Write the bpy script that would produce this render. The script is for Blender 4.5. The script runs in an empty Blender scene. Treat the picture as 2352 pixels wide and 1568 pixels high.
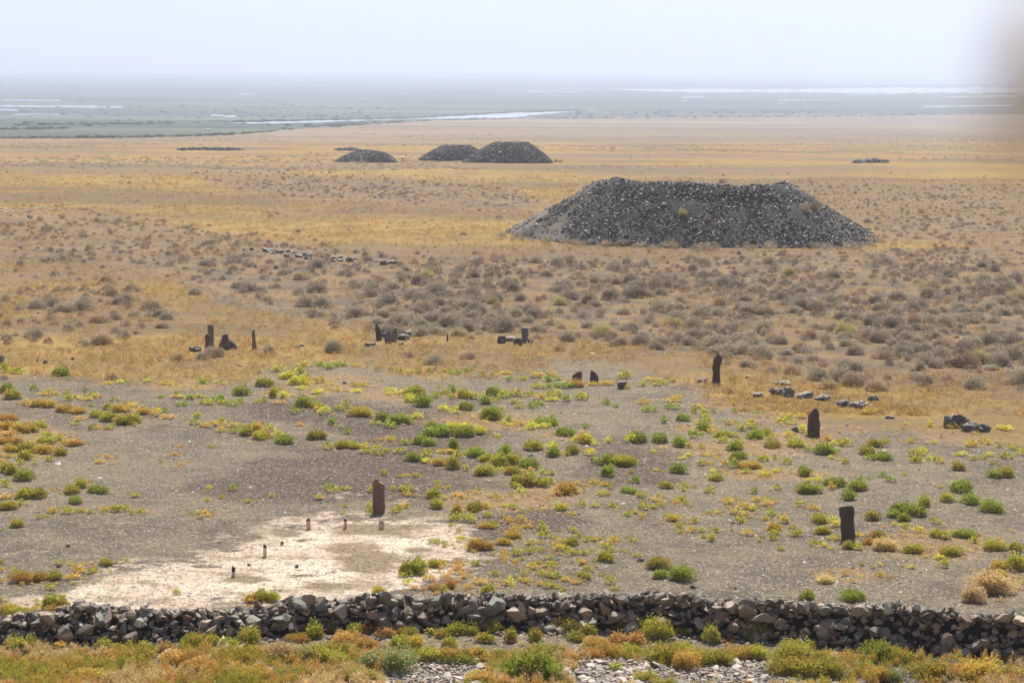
import bpy, bmesh, math, random
import numpy as np
from mathutils import Vector, noise as mnoise, Matrix

scene = bpy.context.scene
COL = scene.collection
R = math.radians
rng = np.random.default_rng(7)
random.seed(7)

# ------------------------------------------------------------------ camera
CAM_H = 16.0
PITCH = R(7.83)
ROLL = R(0.45)
FPX = 2352 * 70 / 36.0          # focal length in units of the 2352 px wide photograph
cam_d = bpy.data.cameras.new('camera')
cam = bpy.data.objects.new('camera', cam_d)
COL.objects.link(cam)
cam.location = (0, 0, CAM_H)
cam_d.lens = 70; cam_d.sensor_width = 36
cam_d.clip_start = 0.02; cam_d.clip_end = 90000
cam_rot = Matrix.Rotation(math.pi / 2 - PITCH, 3, 'X') @ Matrix.Rotation(ROLL, 3, 'Z')
cam.rotation_euler = cam_rot.to_euler()
cam_d.dof.use_dof = True
cam_d.dof.focus_distance = 95
cam_d.dof.aperture_fstop = 4.0
scene.camera = cam
CR = np.array(cam_rot)
# ------------------------------------------------------------------ sky, sun, exposure
SUN_EL, SUN_AZ = R(58), R(7)     # azimuth measured from the view direction (+Y) towards +X
w = bpy.data.worlds.new('World'); scene.world = w; w.use_nodes = True
wn = w.node_tree.nodes; wl = w.node_tree.links
bgn = wn['Background']
sky = wn.new('ShaderNodeTexSky'); sky.sky_type = 'NISHITA'; sky.sun_disc = False
sky.sun_elevation = SUN_EL; sky.sun_rotation = SUN_AZ
sky.air_density = 1.0; sky.dust_density = 4.0; sky.ozone_density = 1.0; sky.altitude = 500
wl.new(sky.outputs[0], bgn.inputs[0]); bgn.inputs[1].default_value = 0.055
sun_d = bpy.data.lights.new('sun', 'SUN'); sun_d.energy = 5.0; sun_d.angle = R(0.53)
sun_d.color = (1.0, 0.92, 0.79)
sun = bpy.data.objects.new('sun', sun_d); COL.objects.link(sun)
sd = Vector((math.cos(SUN_EL) * math.sin(SUN_AZ), math.cos(SUN_EL) * math.cos(SUN_AZ), math.sin(SUN_EL)))
sun.rotation_euler = sd.to_track_quat('Z', 'Y').to_euler()
scene.view_settings.view_transform = 'Standard'
scene.view_settings.look = 'None'
scene.view_settings.exposure = 0.72
scene.view_settings.gamma = 1
scene.render.engine = 'CYCLES'
scene.cycles.volume_bounces = 2
scene.cycles.max_bounces = 6

# ------------------------------------------------------------------ terrain height and pixel <-> ground
def sstep(a, b, x):
    t = np.clip((x - a) / (b - a), 0, 1)
    return t * t * (3 - 2 * t)

def terr(x, y):
    x = np.asarray(x, float); y = np.asarray(y, float)
    h = 14.4 - 0.335 * np.maximum(y, -3)
    hill = np.where(h > 0, h, 0)
    # soften the foot of the hill
    k = 0.8
    hill = np.where(np.abs(h) < k, (h + k) ** 2 / (4 * k), hill)
    y0, y1 = 262.0, 1770.0
    yy = np.clip(y - y0, 0, None)
    drop = 0.0202 * np.where(yy < 60, yy * yy / 120, yy - 30)
    z = hill - np.minimum(drop, 30.0)
    amp = 0.22 * sstep(85, 150, y) * (1 - sstep(700, 1500, y))
    und = np.sin(x * 0.11 + 1.3 * np.sin(y * 0.037)) * np.sin(y * 0.071 + 0.6 + 0.9 * np.sin(x * 0.05)) \
        + 0.5 * np.sin(x * 0.23 + y * 0.11 + 1.0) * np.sin(y * 0.16 - x * 0.05)
    small = 0.03 * np.sin(x * 0.9 + y * 0.3) * np.sin(y * 0.7 - x * 0.21) * sstep(40, 50, y) * (1 - sstep(200, 400, y))
    return z + amp * und + small

def ray(u, v):
    d = np.stack([np.asarray(u, float) - 1176, -(np.asarray(v, float) - 784), -FPX * np.ones(np.shape(u))], -1)
    d = d @ CR.T
    return d / np.linalg.norm(d, axis=-1, keepdims=True)

def ground(u, v):
    """the ground point seen at photo position (u, v)"""
    d = ray(u, v)
    lo = np.full(np.shape(u), 40.0); hi = np.full(np.shape(u), 40.0)
    done = np.zeros(np.shape(u), bool)
    t = 40.0
    while t < 40000:
        t2 = t * 1.006
        z = CAM_H + d[..., 2] * t2
        below = (z < terr(d[..., 0] * t2, d[..., 1] * t2)) & ~done
        lo = np.where(below, t, lo); hi = np.where(below, t2, hi)
        done |= below
        if done.all(): break
        t = t2
    for _ in range(18):
        m = (lo + hi) / 2
        b = CAM_H + d[..., 2] * m < terr(d[..., 0] * m, d[..., 1] * m)
        hi = np.where(b, m, hi); lo = np.where(b, lo, m)
    p = d * hi[..., None]
    p[..., 2] = terr(p[..., 0], p[..., 1])
    return p

def proj(P):
    q = (np.asarray(P, float) - np.array([0, 0, CAM_H])) @ CR
    z = -q[..., 2]
    z = np.where(z < 0.1, np.nan, z)
    return 1176 + q[..., 0] / z * FPX, 784 - q[..., 1] / z * FPX, z

def mpp(P):     # metres per photo pixel at a point
    return float(proj(P)[2]) / FPX

def in_poly(u, v, poly, soft=6.0):
    """signed soft polygon mask: 1 inside, 0 outside, 0.5 on the outline"""
    u = np.asarray(u, float); v = np.asarray(v, float)
    ins = np.zeros(u.shape, bool); dmin = np.full(u.shape, 1e9)
    n = len(poly)
    for i in range(n):
        x1, y1 = poly[i]; x2, y2 = poly[(i + 1) % n]
        c = ((y1 > v) != (y2 > v)) & (u < (x2 - x1) * (v - y1) / ((y2 - y1) or 1e-9) + x1)
        ins ^= c
        dx, dy = x2 - x1, y2 - y1
        t = np.clip(((u - x1) * dx + (v - y1) * dy) / (dx * dx + dy * dy), 0, 1)
        dmin = np.minimum(dmin, np.hypot((u - x1 - t * dx) * 0.5, v - y1 - t * dy))
    s = np.where(ins, dmin, -dmin)
    return np.clip(0.5 + s / (2 * soft), 0, 1)

def ell(u, v, cx, cy, rx, ry, soft=0.7):
    r = np.hypot((u - cx) / rx, (v - cy) / ry)
    return np.clip(0.5 + (1 - r) / (2 * soft), 0, 1)

# ------------------------------------------------------------------ mesh and object helpers
def mesh_np(name, V, F, mat=None, col=None, smooth=False):
    V = np.asarray(V, np.float32); F = np.asarray(F, np.int32)
    me = bpy.data.meshes.new(name)
    k = F.shape[1]
    me.vertices.add(len(V)); me.vertices.foreach_set('co', V.ravel())
    me.loops.add(F.size); me.loops.foreach_set('vertex_index', F.ravel())
    me.polygons.add(len(F)); me.polygons.foreach_set('loop_start', np.arange(0, F.size, k, dtype=np.int32))
    me.polygons.foreach_set('use_smooth', np.full(len(F), smooth))
    if col is not None:
        c = np.ones((len(V), 4), np.float32); c[:, :col.shape[1]] = col
        a = me.attributes.new('col', 'FLOAT_COLOR', 'POINT'); a.data.foreach_set('color', c.ravel())
    me.update(calc_edges=True)
    if mat: me.materials.append(mat)
    return me

def link(name, me, loc=(0, 0, 0), rot=(0, 0, 0), scale=(1, 1, 1), parent=None):
    o = bpy.data.objects.new(name, me); COL.objects.link(o)
    o.location = loc; o.rotation_euler = rot; o.scale = scale
    if parent: o.parent = parent
    return o

def tag(o, label=None, cat=None, group=None, kind=None):
    if label: o['label'] = label
    if cat: o['category'] = cat
    if group: o['group'] = group
    if kind: o['kind'] = kind
    return o

# ------------------------------------------------------------------ materials
def new_mat(name):
    m = bpy.data.materials.new(name); m.use_nodes = True
    nt = m.node_tree
    return m, nt, nt.nodes['Principled BSDF']

def nd(nt, t, **kw):
    n = nt.nodes.new(t)
    for k, v in kw.items(): setattr(n, k, v)
    return n

def mathn(nt, op, a, b=None, c=None, clamp=False):
    n = nt.nodes.new('ShaderNodeMath'); n.operation = op; n.use_clamp = clamp
    for i, x in enumerate((a, b, c)):
        if x is None: continue
        if isinstance(x, (int, float)): n.inputs[i].default_value = x
        else: nt.links.new(x, n.inputs[i])
    return n.outputs[0]

def mixc(nt, fac, a, b, mode='MIX'):
    n = nt.nodes.new('ShaderNodeMix'); n.data_type = 'RGBA'; n.blend_type = mode
    for i, x in ((0, fac), (6, a), (7, b)):
        if isinstance(x, (int, float)): n.inputs[i].default_value = x
        elif isinstance(x, tuple): n.inputs[i].default_value = (*x, 1)
        else: nt.links.new(x, n.inputs[i])
    return n.outputs[2]

def noise_n(nt, scale, detail=4, rough=0.55, vec=None, w=None):
    n = nt.nodes.new('ShaderNodeTexNoise'); n.inputs['Scale'].default_value = scale
    n.inputs['Detail'].default_value = detail; n.inputs['Roughness'].default_value = rough
    if vec is not None: nt.links.new(vec, n.inputs['Vector'])
    return n.outputs['Fac']

def ramp(nt, fac, stops):
    n = nt.nodes.new('ShaderNodeValToRGB'); nt.links.new(fac, n.inputs[0])
    e = n.color_ramp.elements
    while len(e) < len(stops): e.new(0.5)
    for i, (p, c) in enumerate(stops):
        e[i].position = p; e[i].color = (*c, 1) if isinstance(c, tuple) else (c, c, c, 1)
    return n.outputs[0]

def ss_n(nt, lo, hi, x):
    n = nt.nodes.new('ShaderNodeMapRange'); n.interpolation_type = 'SMOOTHSTEP'
    nt.links.new(x, n.inputs[0]); n.inputs[1].default_value = lo; n.inputs[2].default_value = hi
    return n.outputs[0]

def stone_mat(name, cols, rough=0.55, spec=0.5, scale=1.0, use_attr=True, speck=0.3, warm=0.45):
    """stone whose colour is picked per stone from cols (by attribute or by object) with mineral mottling"""
    m, nt, b = new_mat(name)
    tc = nd(nt, 'ShaderNodeTexCoord').outputs['Object']
    if use_attr:
        at = nd(nt, 'ShaderNodeAttribute'); at.attribute_name = 'col'
        sep = nd(nt, 'ShaderNodeSeparateColor'); nt.links.new(at.outputs['Color'], sep.inputs[0])
        pick = sep.outputs[0]
    else:
        pick = nd(nt, 'ShaderNodeObjectInfo').outputs['Random']
    n = len(cols)
    base = ramp(nt, pick, [(i / max(1, n - 1), c) for i, c in enumerate(cols)])
    n1 = noise_n(nt, 3 * scale, 6, 0.6, tc); n2 = noise_n(nt, 26 * scale, 5, 0.7, tc)
    c1 = mixc(nt, mathn(nt, 'MULTIPLY', ss_n(nt, 0.45, 0.7, n1), warm), base, (0.30, 0.24, 0.19))
    c2 = mixc(nt, mathn(nt, 'MULTIPLY', ss_n(nt, 0.5, 0.75, n2), speck), c1, (0.42, 0.40, 0.37))
    c3 = mixc(nt, mathn(nt, 'MULTIPLY', ss_n(nt, 0.55, 0.3, n2), 0.5), c2, (0.04, 0.038, 0.036))
    nt.links.new(c3, b.inputs['Base Color'])
    b.inputs['Roughness'].default_value = rough
    b.inputs['Specular IOR Level'].default_value = spec
    bp = nd(nt, 'ShaderNodeBump'); bp.inputs['Strength'].default_value = 0.6; bp.inputs['Distance'].default_value = 0.03 / scale
    h = mathn(nt, 'ADD', mathn(nt, 'MULTIPLY', n1, 1.5), n2)
    nt.links.new(h, bp.inputs['Height']); nt.links.new(bp.outputs[0], b.inputs['Normal'])
    return m

M_WALL = stone_mat('wall_stone', [(0.048, 0.047, 0.044), (0.192, 0.197, 0.163), (0.270, 0.174, 0.125), (0.067, 0.067, 0.066), (0.385, 0.298, 0.212), (0.125, 0.097, 0.097), (0.087, 0.071, 0.059), (0.424, 0.355, 0.279)], 0.55, 0.4, 2.0, speck=0.15, warm=0.2)
M_WALL_O = stone_mat('wall_stone_large', [(0.101, 0.101, 0.092), (0.200, 0.211, 0.175), (0.301, 0.200, 0.145), (0.110, 0.112, 0.108), (0.402, 0.311, 0.221), (0.140, 0.115, 0.115), (0.260, 0.221, 0.181)], 0.55, 0.4, 2.0, use_attr=False, speck=0.15, warm=0.2)
M_PALE = stone_mat('pale_stone', [(0.25, 0.22, 0.19), (0.36, 0.30, 0.24), (0.20, 0.185, 0.17), (0.40, 0.34, 0.28)], 0.6, 0.4, 2.0, use_attr=False)
M_GRAVEL = stone_mat('gravel_stone', [(0.07, 0.07, 0.068), (0.16, 0.15, 0.14), (0.26, 0.23, 0.2), (0.12, 0.11, 0.10), (0.36, 0.32, 0.27), (0.16, 0.115, 0.095), (0.46, 0.42, 0.36)], 0.5, 0.5, 2.0)
M_RUBBLE = stone_mat('mound_rubble', [(0.022, 0.022, 0.023), (0.045, 0.043, 0.042), (0.03, 0.031, 0.034), (0.06, 0.055, 0.05), (0.04, 0.034, 0.030), (0.12, 0.10, 0.082)], 0.5, 0.4, 0.7, speck=0.10)
M_BOULDER = stone_mat('boulder_stone', [(0.07, 0.065, 0.062), (0.12, 0.108, 0.10), (0.09, 0.075, 0.068), (0.15, 0.13, 0.12)], 0.5, 0.5, 1.0, use_attr=False)
M_SLAB = stone_mat('fallen_slab_stone', [(0.117, 0.101, 0.090), (0.203, 0.172, 0.144), (0.101, 0.094, 0.086), (0.164, 0.140, 0.121)], 0.5, 0.5, 1.0, use_attr=False)

def menhir_mat(name, c0, c1, top=None):
    m, nt, b = new_mat(name)
    tc = nd(nt, 'ShaderNodeTexCoord').outputs['Object']
    mp = nd(nt, 'ShaderNodeMapping'); mp.inputs['Scale'].default_value = (1, 1, 0.35); nt.links.new(tc, mp.inputs[0])
    n1 = noise_n(nt, 4, 6, 0.65, mp.outputs[0]); n2 = noise_n(nt, 30, 5, 0.7, tc)
    c = mixc(nt, ss_n(nt, 0.35, 0.68, n1), c0, c1)
    c = mixc(nt, mathn(nt, 'MULTIPLY', ss_n(nt, 0.50, 0.68, n2), 0.6), c, tuple(min(1, x * 3.2) for x in c1))
    if top:
        sp = nd(nt, 'ShaderNodeSeparateXYZ'); nt.links.new(tc, sp.inputs[0])
        f = mathn(nt, 'MULTIPLY', ss_n(nt, top[0], top[1], mathn(nt, 'ADD', sp.outputs[2], mathn(nt, 'MULTIPLY', n1, 0.25))), 0.6)
        c = mixc(nt, f, c, top[2])
    nt.links.new(c, b.inputs['Base Color'])
    b.inputs['Roughness'].default_value = 0.62
    bp = nd(nt, 'ShaderNodeBump'); bp.inputs['Strength'].default_value = 0.8; bp.inputs['Distance'].default_value = 0.04
    nt.links.new(mathn(nt, 'ADD', mathn(nt, 'MULTIPLY', n1, 2.0), n2), bp.inputs['Height']); nt.links.new(bp.outputs[0], b.inputs['Normal'])
    return m
M_MEN_RED = menhir_mat('red_brown_standing_stone', (0.128, 0.076, 0.055), (0.238, 0.136, 0.093), (1.05, 1.35, (0.306, 0.153, 0.076)))
M_MEN_DARK = menhir_mat('dark_standing_stone', (0.050, 0.037, 0.031), (0.105, 0.074, 0.055))
M_MEN_GREY = menhir_mat('grey_standing_stone', (0.093, 0.089, 0.085), (0.187, 0.178, 0.170))
M_MEN_OLIVE = menhir_mat('olive_standing_stone', (0.120, 0.096, 0.064), (0.224, 0.176, 0.112))
M_MEN_MAROON = menhir_mat('maroon_standing_stone', (0.072, 0.047, 0.039), (0.132, 0.085, 0.067))

def foliage_mat(name, trans=0.45, var=0.16, rough=0.6):
    m, nt, b = new_mat(name)
    at = nd(nt, 'ShaderNodeAttribute'); at.attribute_name = 'col'
    oi = nd(nt, 'ShaderNodeObjectInfo').outputs['Random']
    hs = nd(nt, 'ShaderNodeHueSaturation'); nt.links.new(at.outputs['Color'], hs.inputs['Color'])
    nt.links.new(mathn(nt, 'ADD', mathn(nt, 'MULTIPLY', mathn(nt, 'SUBTRACT', oi, 0.5), var * 0.16), 0.5), hs.inputs['Hue'])
    nt.links.new(mathn(nt, 'ADD', mathn(nt, 'MULTIPLY', oi, var * 2), 1 - var), hs.inputs['Value'])
    nt.links.new(hs.outputs[0], b.inputs['Base Color'])
    b.inputs['Roughness'].default_value = rough; b.inputs['Specular IOR Level'].default_value = 0.25
    tr = nd(nt, 'ShaderNodeBsdfTranslucent'); nt.links.new(hs.outputs[0], tr.inputs[0])
    mx = nd(nt, 'ShaderNodeMixShader'); mx.inputs[0].default_value = trans
    nt.links.new(b.outputs[0], mx.inputs[1]); nt.links.new(tr.outputs[0], mx.inputs[2])
    nt.links.new(mx.outputs[0], nt.nodes['Material Output'].inputs[0])
    return m
M_LEAF = foliage_mat('saltwort_foliage', 0.5)
M_DRY = foliage_mat('dry_twigs', 0.28, 0.2)
M_GRASS = foliage_mat('dry_grass', 0.4, 0.0)

# ------------------------------------------------------------------ zones of the ground, read in photo coordinates
P_GRAVEL = [(-300, 865), (0, 862), (130, 862), (230, 872), (400, 882), (560, 876), (625, 850), (700, 838), (830, 836), (900, 850), (1000, 862),
            (1180, 858), (1250, 838), (1300, 826), (1400, 832), (1460, 848), (1600, 884), (1640, 905), (1700, 935), (1830, 965),
            (1960, 985), (2150, 995), (2352, 1020), (2700, 1050), (2700, 1900), (-300, 1900)]
P_WHITE = [(20, 1400), (150, 1340), (380, 1290), (540, 1255), (620, 1212), (720, 1190), (850, 1180), (950, 1195), (1040, 1212), (1085, 1238),
           (1062, 1280), (1035, 1320), (1000, 1350), (930, 1372), (600, 1392)]
P_STEPPE_EDGE = [(-900, 330), (-300, 322), (0, 318), (300, 315), (520, 309), (640, 300), (800, 288), (1000, 276), (1200, 270), (1700, 268), (2000, 263), (2352, 262), (3200, 262), (3200, 100), (-900, 100)]
SHRUB_BANDS = [([(440, 640), (620, 600), (900, 585), (1400, 600), (2000, 575), (2500, 560), (2500, 850), (1900, 850), (1500, 800), (1250, 770), (1000, 765), (760, 740), (600, 690)], 1.0),
               ([(-100, 488), (250, 490), (420, 520), (700, 560), (1000, 600), (1000, 650), (600, 690), (500, 665), (300, 610), (-100, 590)], 0.65),
               ([(-100, 600), (300, 620), (330, 700), (420, 740), (250, 790), (-100, 780)], 0.35),
               ([(440, 405), (700, 400), (1150, 425), (1260, 470), (1180, 490), (850, 460), (600, 445)], 0.8),
               ([(1820, 425), (2500, 430), (2500, 580), (2050, 560), (1900, 480)], 0.6),
               ([(1300, 770), (2500, 850), (2500, 980), (2100, 930), (1700, 850)], 0.25)]
P_WASH = [(400, 632), (470, 648), (560, 684), (650, 698), (760, 712), (960, 738), (1120, 752), (960, 752), (760, 738), (600, 716), (500, 690), (450, 660)]
def zone_shrub(u, v):
    m = np.zeros(np.shape(u))
    for p, a in SHRUB_BANDS: m = np.maximum(m, a * in_poly(u, v, p, 14))
    return m
def zone_gravel(u, v): return in_poly(u, v, P_GRAVEL, 24)
def zone_white(u, v): return in_poly(u, v, P_WHITE, 60)
TAN_E = [(860, 1218, 120, 16), (850, 1288, 85, 34), (660, 1225, 40, 8), (790, 1262, 60, 14), (960, 1262, 40, 8), (740, 1345, 60, 10), (560, 1330, 50, 8)]
def zone_tan(u, v):
    m = np.zeros(np.shape(u))
    for e in TAN_E: m = np.maximum(m, ell(u, v, *e))
    return m
MAR_E = [(820, 1095, 280, 62, 0.5), (560, 1120, 130, 40, 0.5), (1230, 1192, 130, 30, 0.4), (1120, 1225, 80, 24, 0.4), (700, 945, 170, 30, 0.6), (960, 985, 200, 60, 0.6), (1450, 1070, 120, 60, 0.6)]
def zone_maroon(u, v):
    m = np.zeros(np.shape(u))
    for e in MAR_E: m = np.maximum(m, ell(u, v, *e[:4], soft=e[4]))
    return m
# patches where dry golden or yellow ground cover grows through the gravel
GOLD_E = [(1750, 915, 150, 38), (1950, 960, 230, 32), (2250, 985, 170, 40), (760, 880, 110, 26), (900, 908, 90, 14), (640, 905, 60, 10), (1130, 968, 160, 22), (1290, 1000, 70, 10), (1700, 1030, 160, 20), (1790, 1090, 150, 16),
          (1280, 1130, 70, 22), (1150, 1150, 160, 26), (1600, 985, 60, 12), (2280, 1335, 80, 34), (2150, 1250, 160, 40), (1940, 1320, 90, 20), (60, 1010, 110, 45), (420, 890, 130, 8), (1840, 1010, 120, 24), (1060, 905, 60, 10)]
def zone_gold(u, v):
    m = np.zeros(np.shape(u))
    for e in GOLD_E: m = np.maximum(m, ell(u, v, *e, soft=0.5))
    return m

# ------------------------------------------------------------------ ground sheet (one polar sheet out to the horizon)
def row_r(v):       # ground distance for a photo row at the picture's centre column
    return ground(np.array([1176.0]), np.array([float(v)]))[0, 1]
rows = list(np.linspace(0.6, 44, 22))
vr = np.concatenate([np.arange(1600, 1000, -3.2), np.arange(1000, 340, -2.4), np.arange(340, 182, -1.6)])
rr = ground(np.full(len(vr), 1176.0), vr)[:, 1]
rows += [float(x) for x in rr if x > 46]
rows = sorted(set(rows)); rows += [24000.0, 34000.0, 50000.0]
th = np.concatenate([np.arange(-180, -20, 8), np.arange(-20, -15.6, 0.5), np.arange(-15.6, 15.6, 0.078), np.arange(15.6, 20, 0.5), np.arange(20, 180, 8)])
th = np.radians(th)
Rg, Tg = np.meshgrid(np.array(rows), th, indexing='ij')
X = Rg * np.sin(Tg); Y = Rg * np.cos(Tg)
Z = terr(X, Y)
V = np.stack([X, Y, Z], -1).reshape(-1, 3)
nr, ntz = Rg.shape
i = np.arange(nr - 1)[:, None]; j = np.arange(ntz)[None, :]
jn = (j + 1) % ntz
F = np.stack([i * ntz + j, i * ntz + jn, (i + 1) * ntz + jn, (i + 1) * ntz + j], -1).reshape(-1, 4)
# close the middle with a vertex
c_idx = len(V)
V = np.vstack([V, [[0, 0, float(terr(0, 0))]]])
me = mesh_np('ground', V, F, None, None, smooth=True)
bm = bmesh.new(); bm.from_mesh(me); bm.verts.ensure_lookup_table()
for q in range(ntz):
    bm.faces.new((bm.verts[c_idx], bm.verts[(q + 1) % ntz], bm.verts[q])).smooth = True
bm.normal_update(); bmesh.ops.recalc_face_normals(bm, faces=bm.faces[:])
bm.to_mesh(me); bm.free()
if me.polygons[1000].normal.z < 0: me.flip_normals()
gu, gv, gz = proj(V)
gu = np.nan_to_num(gu, nan=-5000); gv = np.nan_to_num(gv, nan=5000)
gv = np.where(np.isfinite(gz) & (gz > 0), gv, 5000)
A = np.zeros((len(V), 4), np.float32)
A[:, 0] = np.maximum(np.maximum(zone_gravel(gu, gv), (V[:, 1] < 60) * 1.0), 0.85 * in_poly(gu, gv, P_WASH, 7)); A[:, 1] = zone_white(gu, gv) * (1 - 0.0); A[:, 2] = zone_maroon(gu, gv); A[:, 3] = zone_tan(gu, gv)
B = np.zeros((len(V), 4), np.float32)
B[:, 0] = in_poly(gu, gv, P_STEPPE_EDGE, 1.6); B[:, 1] = sstep(345, 300, gv); B[:, 2] = zone_shrub(gu, gv); B[:, 3] = np.maximum(zone_gold(gu, gv), 0.8 * (V[:, 1] < 50.5))
for nme, arr in (('zone_a', A), ('zone_b', B)):
    a = me.attributes.new(nme, 'FLOAT_COLOR', 'POINT'); a.data.foreach_set('color', arr.ravel())

m, nt, b = new_mat('steppe_ground')
geo = nd(nt, 'ShaderNodeNewGeometry'); pos = geo.outputs['Position']
def attr(nm):
    a = nd(nt, 'ShaderNodeAttribute'); a.attribute_name = nm
    s = nd(nt, 'ShaderNodeSeparateColor'); nt.links.new(a.outputs['Color'], s.inputs[0])
    return s.outputs[0], s.outputs[1], s.outputs[2], a.outputs['Alpha']
gG, gW, gM, gT = attr('zone_a'); gVal, gPink, gShr, gGold = attr('zone_b')
def thr(mask, n, amt=0.8, lo=0.38, hi=0.62):
    return ss_n(nt, lo, hi, mathn(nt, 'ADD', mask, mathn(nt, 'MULTIPLY', mathn(nt, 'SUBTRACT', n, 0.5), amt * 2.6)))
n_big = noise_n(nt, 0.035, 5, 0.6, pos); n_mid = noise_n(nt, 0.33, 6, 0.65, pos); n_fine = noise_n(nt, 2.6, 6, 0.7, pos); n_peb = noise_n(nt, 11, 4, 0.75, pos)
mpx = nd(nt, 'ShaderNodeMapping'); mpx.inputs['Scale'].default_value = (0.35, 1, 1); nt.links.new(pos, mpx.inputs[0])
n_str = noise_n(nt, 0.028, 7, 0.7, mpx.outputs[0]); n_far = noise_n(nt, 0.0035, 8, 0.68, mpx.outputs[0])
mpw = nd(nt, 'ShaderNodeMapping'); mpw.inputs['Scale'].default_value = (0.6, 1, 1); nt.links.new(pos, mpw.inputs[0])
n_w = noise_n(nt, 0.9, 8, 0.72, mpw.outputs[0]); n_peb2 = noise_n(nt, 5.5, 5, 0.8, pos)
vor = nd(nt, 'ShaderNodeTexVoronoi'); vor.inputs['Scale'].default_value = 17; nt.links.new(pos, vor.inputs['Vector'])
sv = nd(nt, 'ShaderNodeSeparateColor'); nt.links.new(vor.outputs['Color'], sv.inputs[0]); chip = sv.outputs[0]; chip2 = sv.outputs[1]
# golden steppe
gold = mixc(nt, ss_n(nt, 0.38, 0.62, n_mid), (0.363, 0.226, 0.064), (0.245, 0.159, 0.053))
gold = mixc(nt, mathn(nt, 'MULTIPLY', ss_n(nt, 0.48, 0.58, n_str), 0.85), gold, (0.158, 0.117, 0.071))
gold = mixc(nt, mathn(nt, 'MULTIPLY', ss_n(nt, 0.45, 0.38, n_str), 0.5), gold, (0.409, 0.281, 0.095))
gold = mixc(nt, mathn(nt, 'MULTIPLY', ss_n(nt, 0.48, 0.60, n_fine), 0.55), gold, (0.15, 0.115, 0.08))
n_s2 = noise_n(nt, 0.011, 7, 0.7, mpx.outputs[0])
gold = mixc(nt, mathn(nt, 'MULTIPLY', ss_n(nt, 0.48, 0.56, n_s2), 0.7), gold, (0.175, 0.13, 0.085))
# grey gravel
grav = mixc(nt, ss_n(nt, 0.38, 0.62, n_mid), (0.200, 0.159, 0.108), (0.130, 0.106, 0.077))
grav = mixc(nt, mathn(nt, 'MULTIPLY', ss_n(nt, 0.42, 0.60, n_big), 0.7), grav, (0.232, 0.189, 0.124))
grav = mixc(nt, mathn(nt, 'MULTIPLY', ss_n(nt, 0.5, 0.62, n_w), 0.5), grav, (0.281, 0.225, 0.146))
grav = mixc(nt, mathn(nt, 'MULTIPLY', ss_n(nt, 0.47, 0.38, n_w), 0.4), grav, (0.09, 0.075, 0.062))
mar = mixc(nt, ss_n(nt, 0.4, 0.6, n_fine), (0.12, 0.077, 0.062), (0.07, 0.048, 0.041))
grav = mixc(nt, mathn(nt, 'MULTIPLY', thr(gM, n_mid, 0.7, 0.25, 0.85), 0.8), grav, mar)
white = mixc(nt, ss_n(nt, 0.42, 0.6, n_mid), (0.787, 0.656, 0.527), (0.617, 0.501, 0.395))
tan = mixc(nt, ss_n(nt, 0.38, 0.62, n_fine), (0.30, 0.225, 0.15), (0.225, 0.17, 0.115))
white = mixc(nt, thr(gT, n_w, 1.0, 0.35, 0.8), white, tan)
white = mixc(nt, mathn(nt, 'MULTIPLY', ss_n(nt, 0.50, 0.58, n_w), 0.65), white, tan)
white = mixc(nt, mathn(nt, 'MULTIPLY', ss_n(nt, 0.52, 0.6, n_fine), 0.5), white, (0.27, 0.205, 0.145))
grav = mixc(nt, thr(gW, mathn(nt, 'ADD', mathn(nt, 'MULTIPLY', n_w, 0.6), mathn(nt, 'MULTIPLY', n_mid, 0.4)), 1.7, 0.38, 0.66), grav, white)
grav = mixc(nt, mathn(nt, 'MULTIPLY', thr(gGold, n_fine, 1.0, 0.45, 0.8), 0.6), grav, (0.34, 0.205, 0.09))
shr = mixc(nt, ss_n(nt, 0.42, 0.58, n_mid), (0.125, 0.104, 0.082), (0.25, 0.17, 0.09))
gold = mixc(nt, mathn(nt, 'MULTIPLY', thr(gShr, n_mid, 0.5, 0.15, 0.7), 0.9), gold, shr)
near = mixc(nt, thr(gG, n_mid, 0.55, 0.25, 0.75), gold, grav)
# pebbles and chips too small to model one by one
fs = mathn(nt, 'MULTIPLY_ADD', gG, 0.6, 0.18)
near = mixc(nt, mathn(nt, 'MULTIPLY', ss_n(nt, 0.54, 0.62, n_peb2), mathn(nt, 'MULTIPLY', fs, 0.75)), near, (0.055, 0.05, 0.045))
near = mixc(nt, mathn(nt, 'MULTIPLY', ss_n(nt, 0.6, 0.68, n_peb), mathn(nt, 'MULTIPLY', fs, 0.7)), near, (0.33, 0.29, 0.245))
near = mixc(nt, mathn(nt, 'MULTIPLY', ss_n(nt, 0.88, 0.92, chip), mathn(nt, 'MULTIPLY', fs, 0.9)), near, (0.42, 0.375, 0.32))
near = mixc(nt, mathn(nt, 'MULTIPLY', ss_n(nt, 0.86, 0.9, chip2), mathn(nt, 'MULTIPLY', fs, 0.9)), near, (0.06, 0.055, 0.05))
# far pale steppe and the green valley floor
pink = mixc(nt, ss_n(nt, 0.42, 0.58, n_far), (0.25, 0.20, 0.155), (0.165, 0.135, 0.11))
near = mixc(nt, mathn(nt, 'MULTIPLY', gPink, 0.9), near, pink)
val = mixc(nt, ss_n(nt, 0.38, 0.58, n_far), (0.105, 0.13, 0.10), (0.06, 0.082, 0.075))
mp2 = nd(nt, 'ShaderNodeMapping'); mp2.inputs['Scale'].default_value = (0.12, 1, 1); nt.links.new(pos, mp2.inputs[0])
n_v2 = noise_n(nt, 0.0045, 8, 0.7, mp2.outputs[0])
val = mixc(nt, mathn(nt, 'MULTIPLY', ss_n(nt, 0.54, 0.62, n_v2), 0.7), val, (0.19, 0.18, 0.14))
val = mixc(nt, mathn(nt, 'MULTIPLY', ss_n(nt, 0.46, 0.38, n_v2), 0.7), val, (0.045, 0.07, 0.055))
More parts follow.
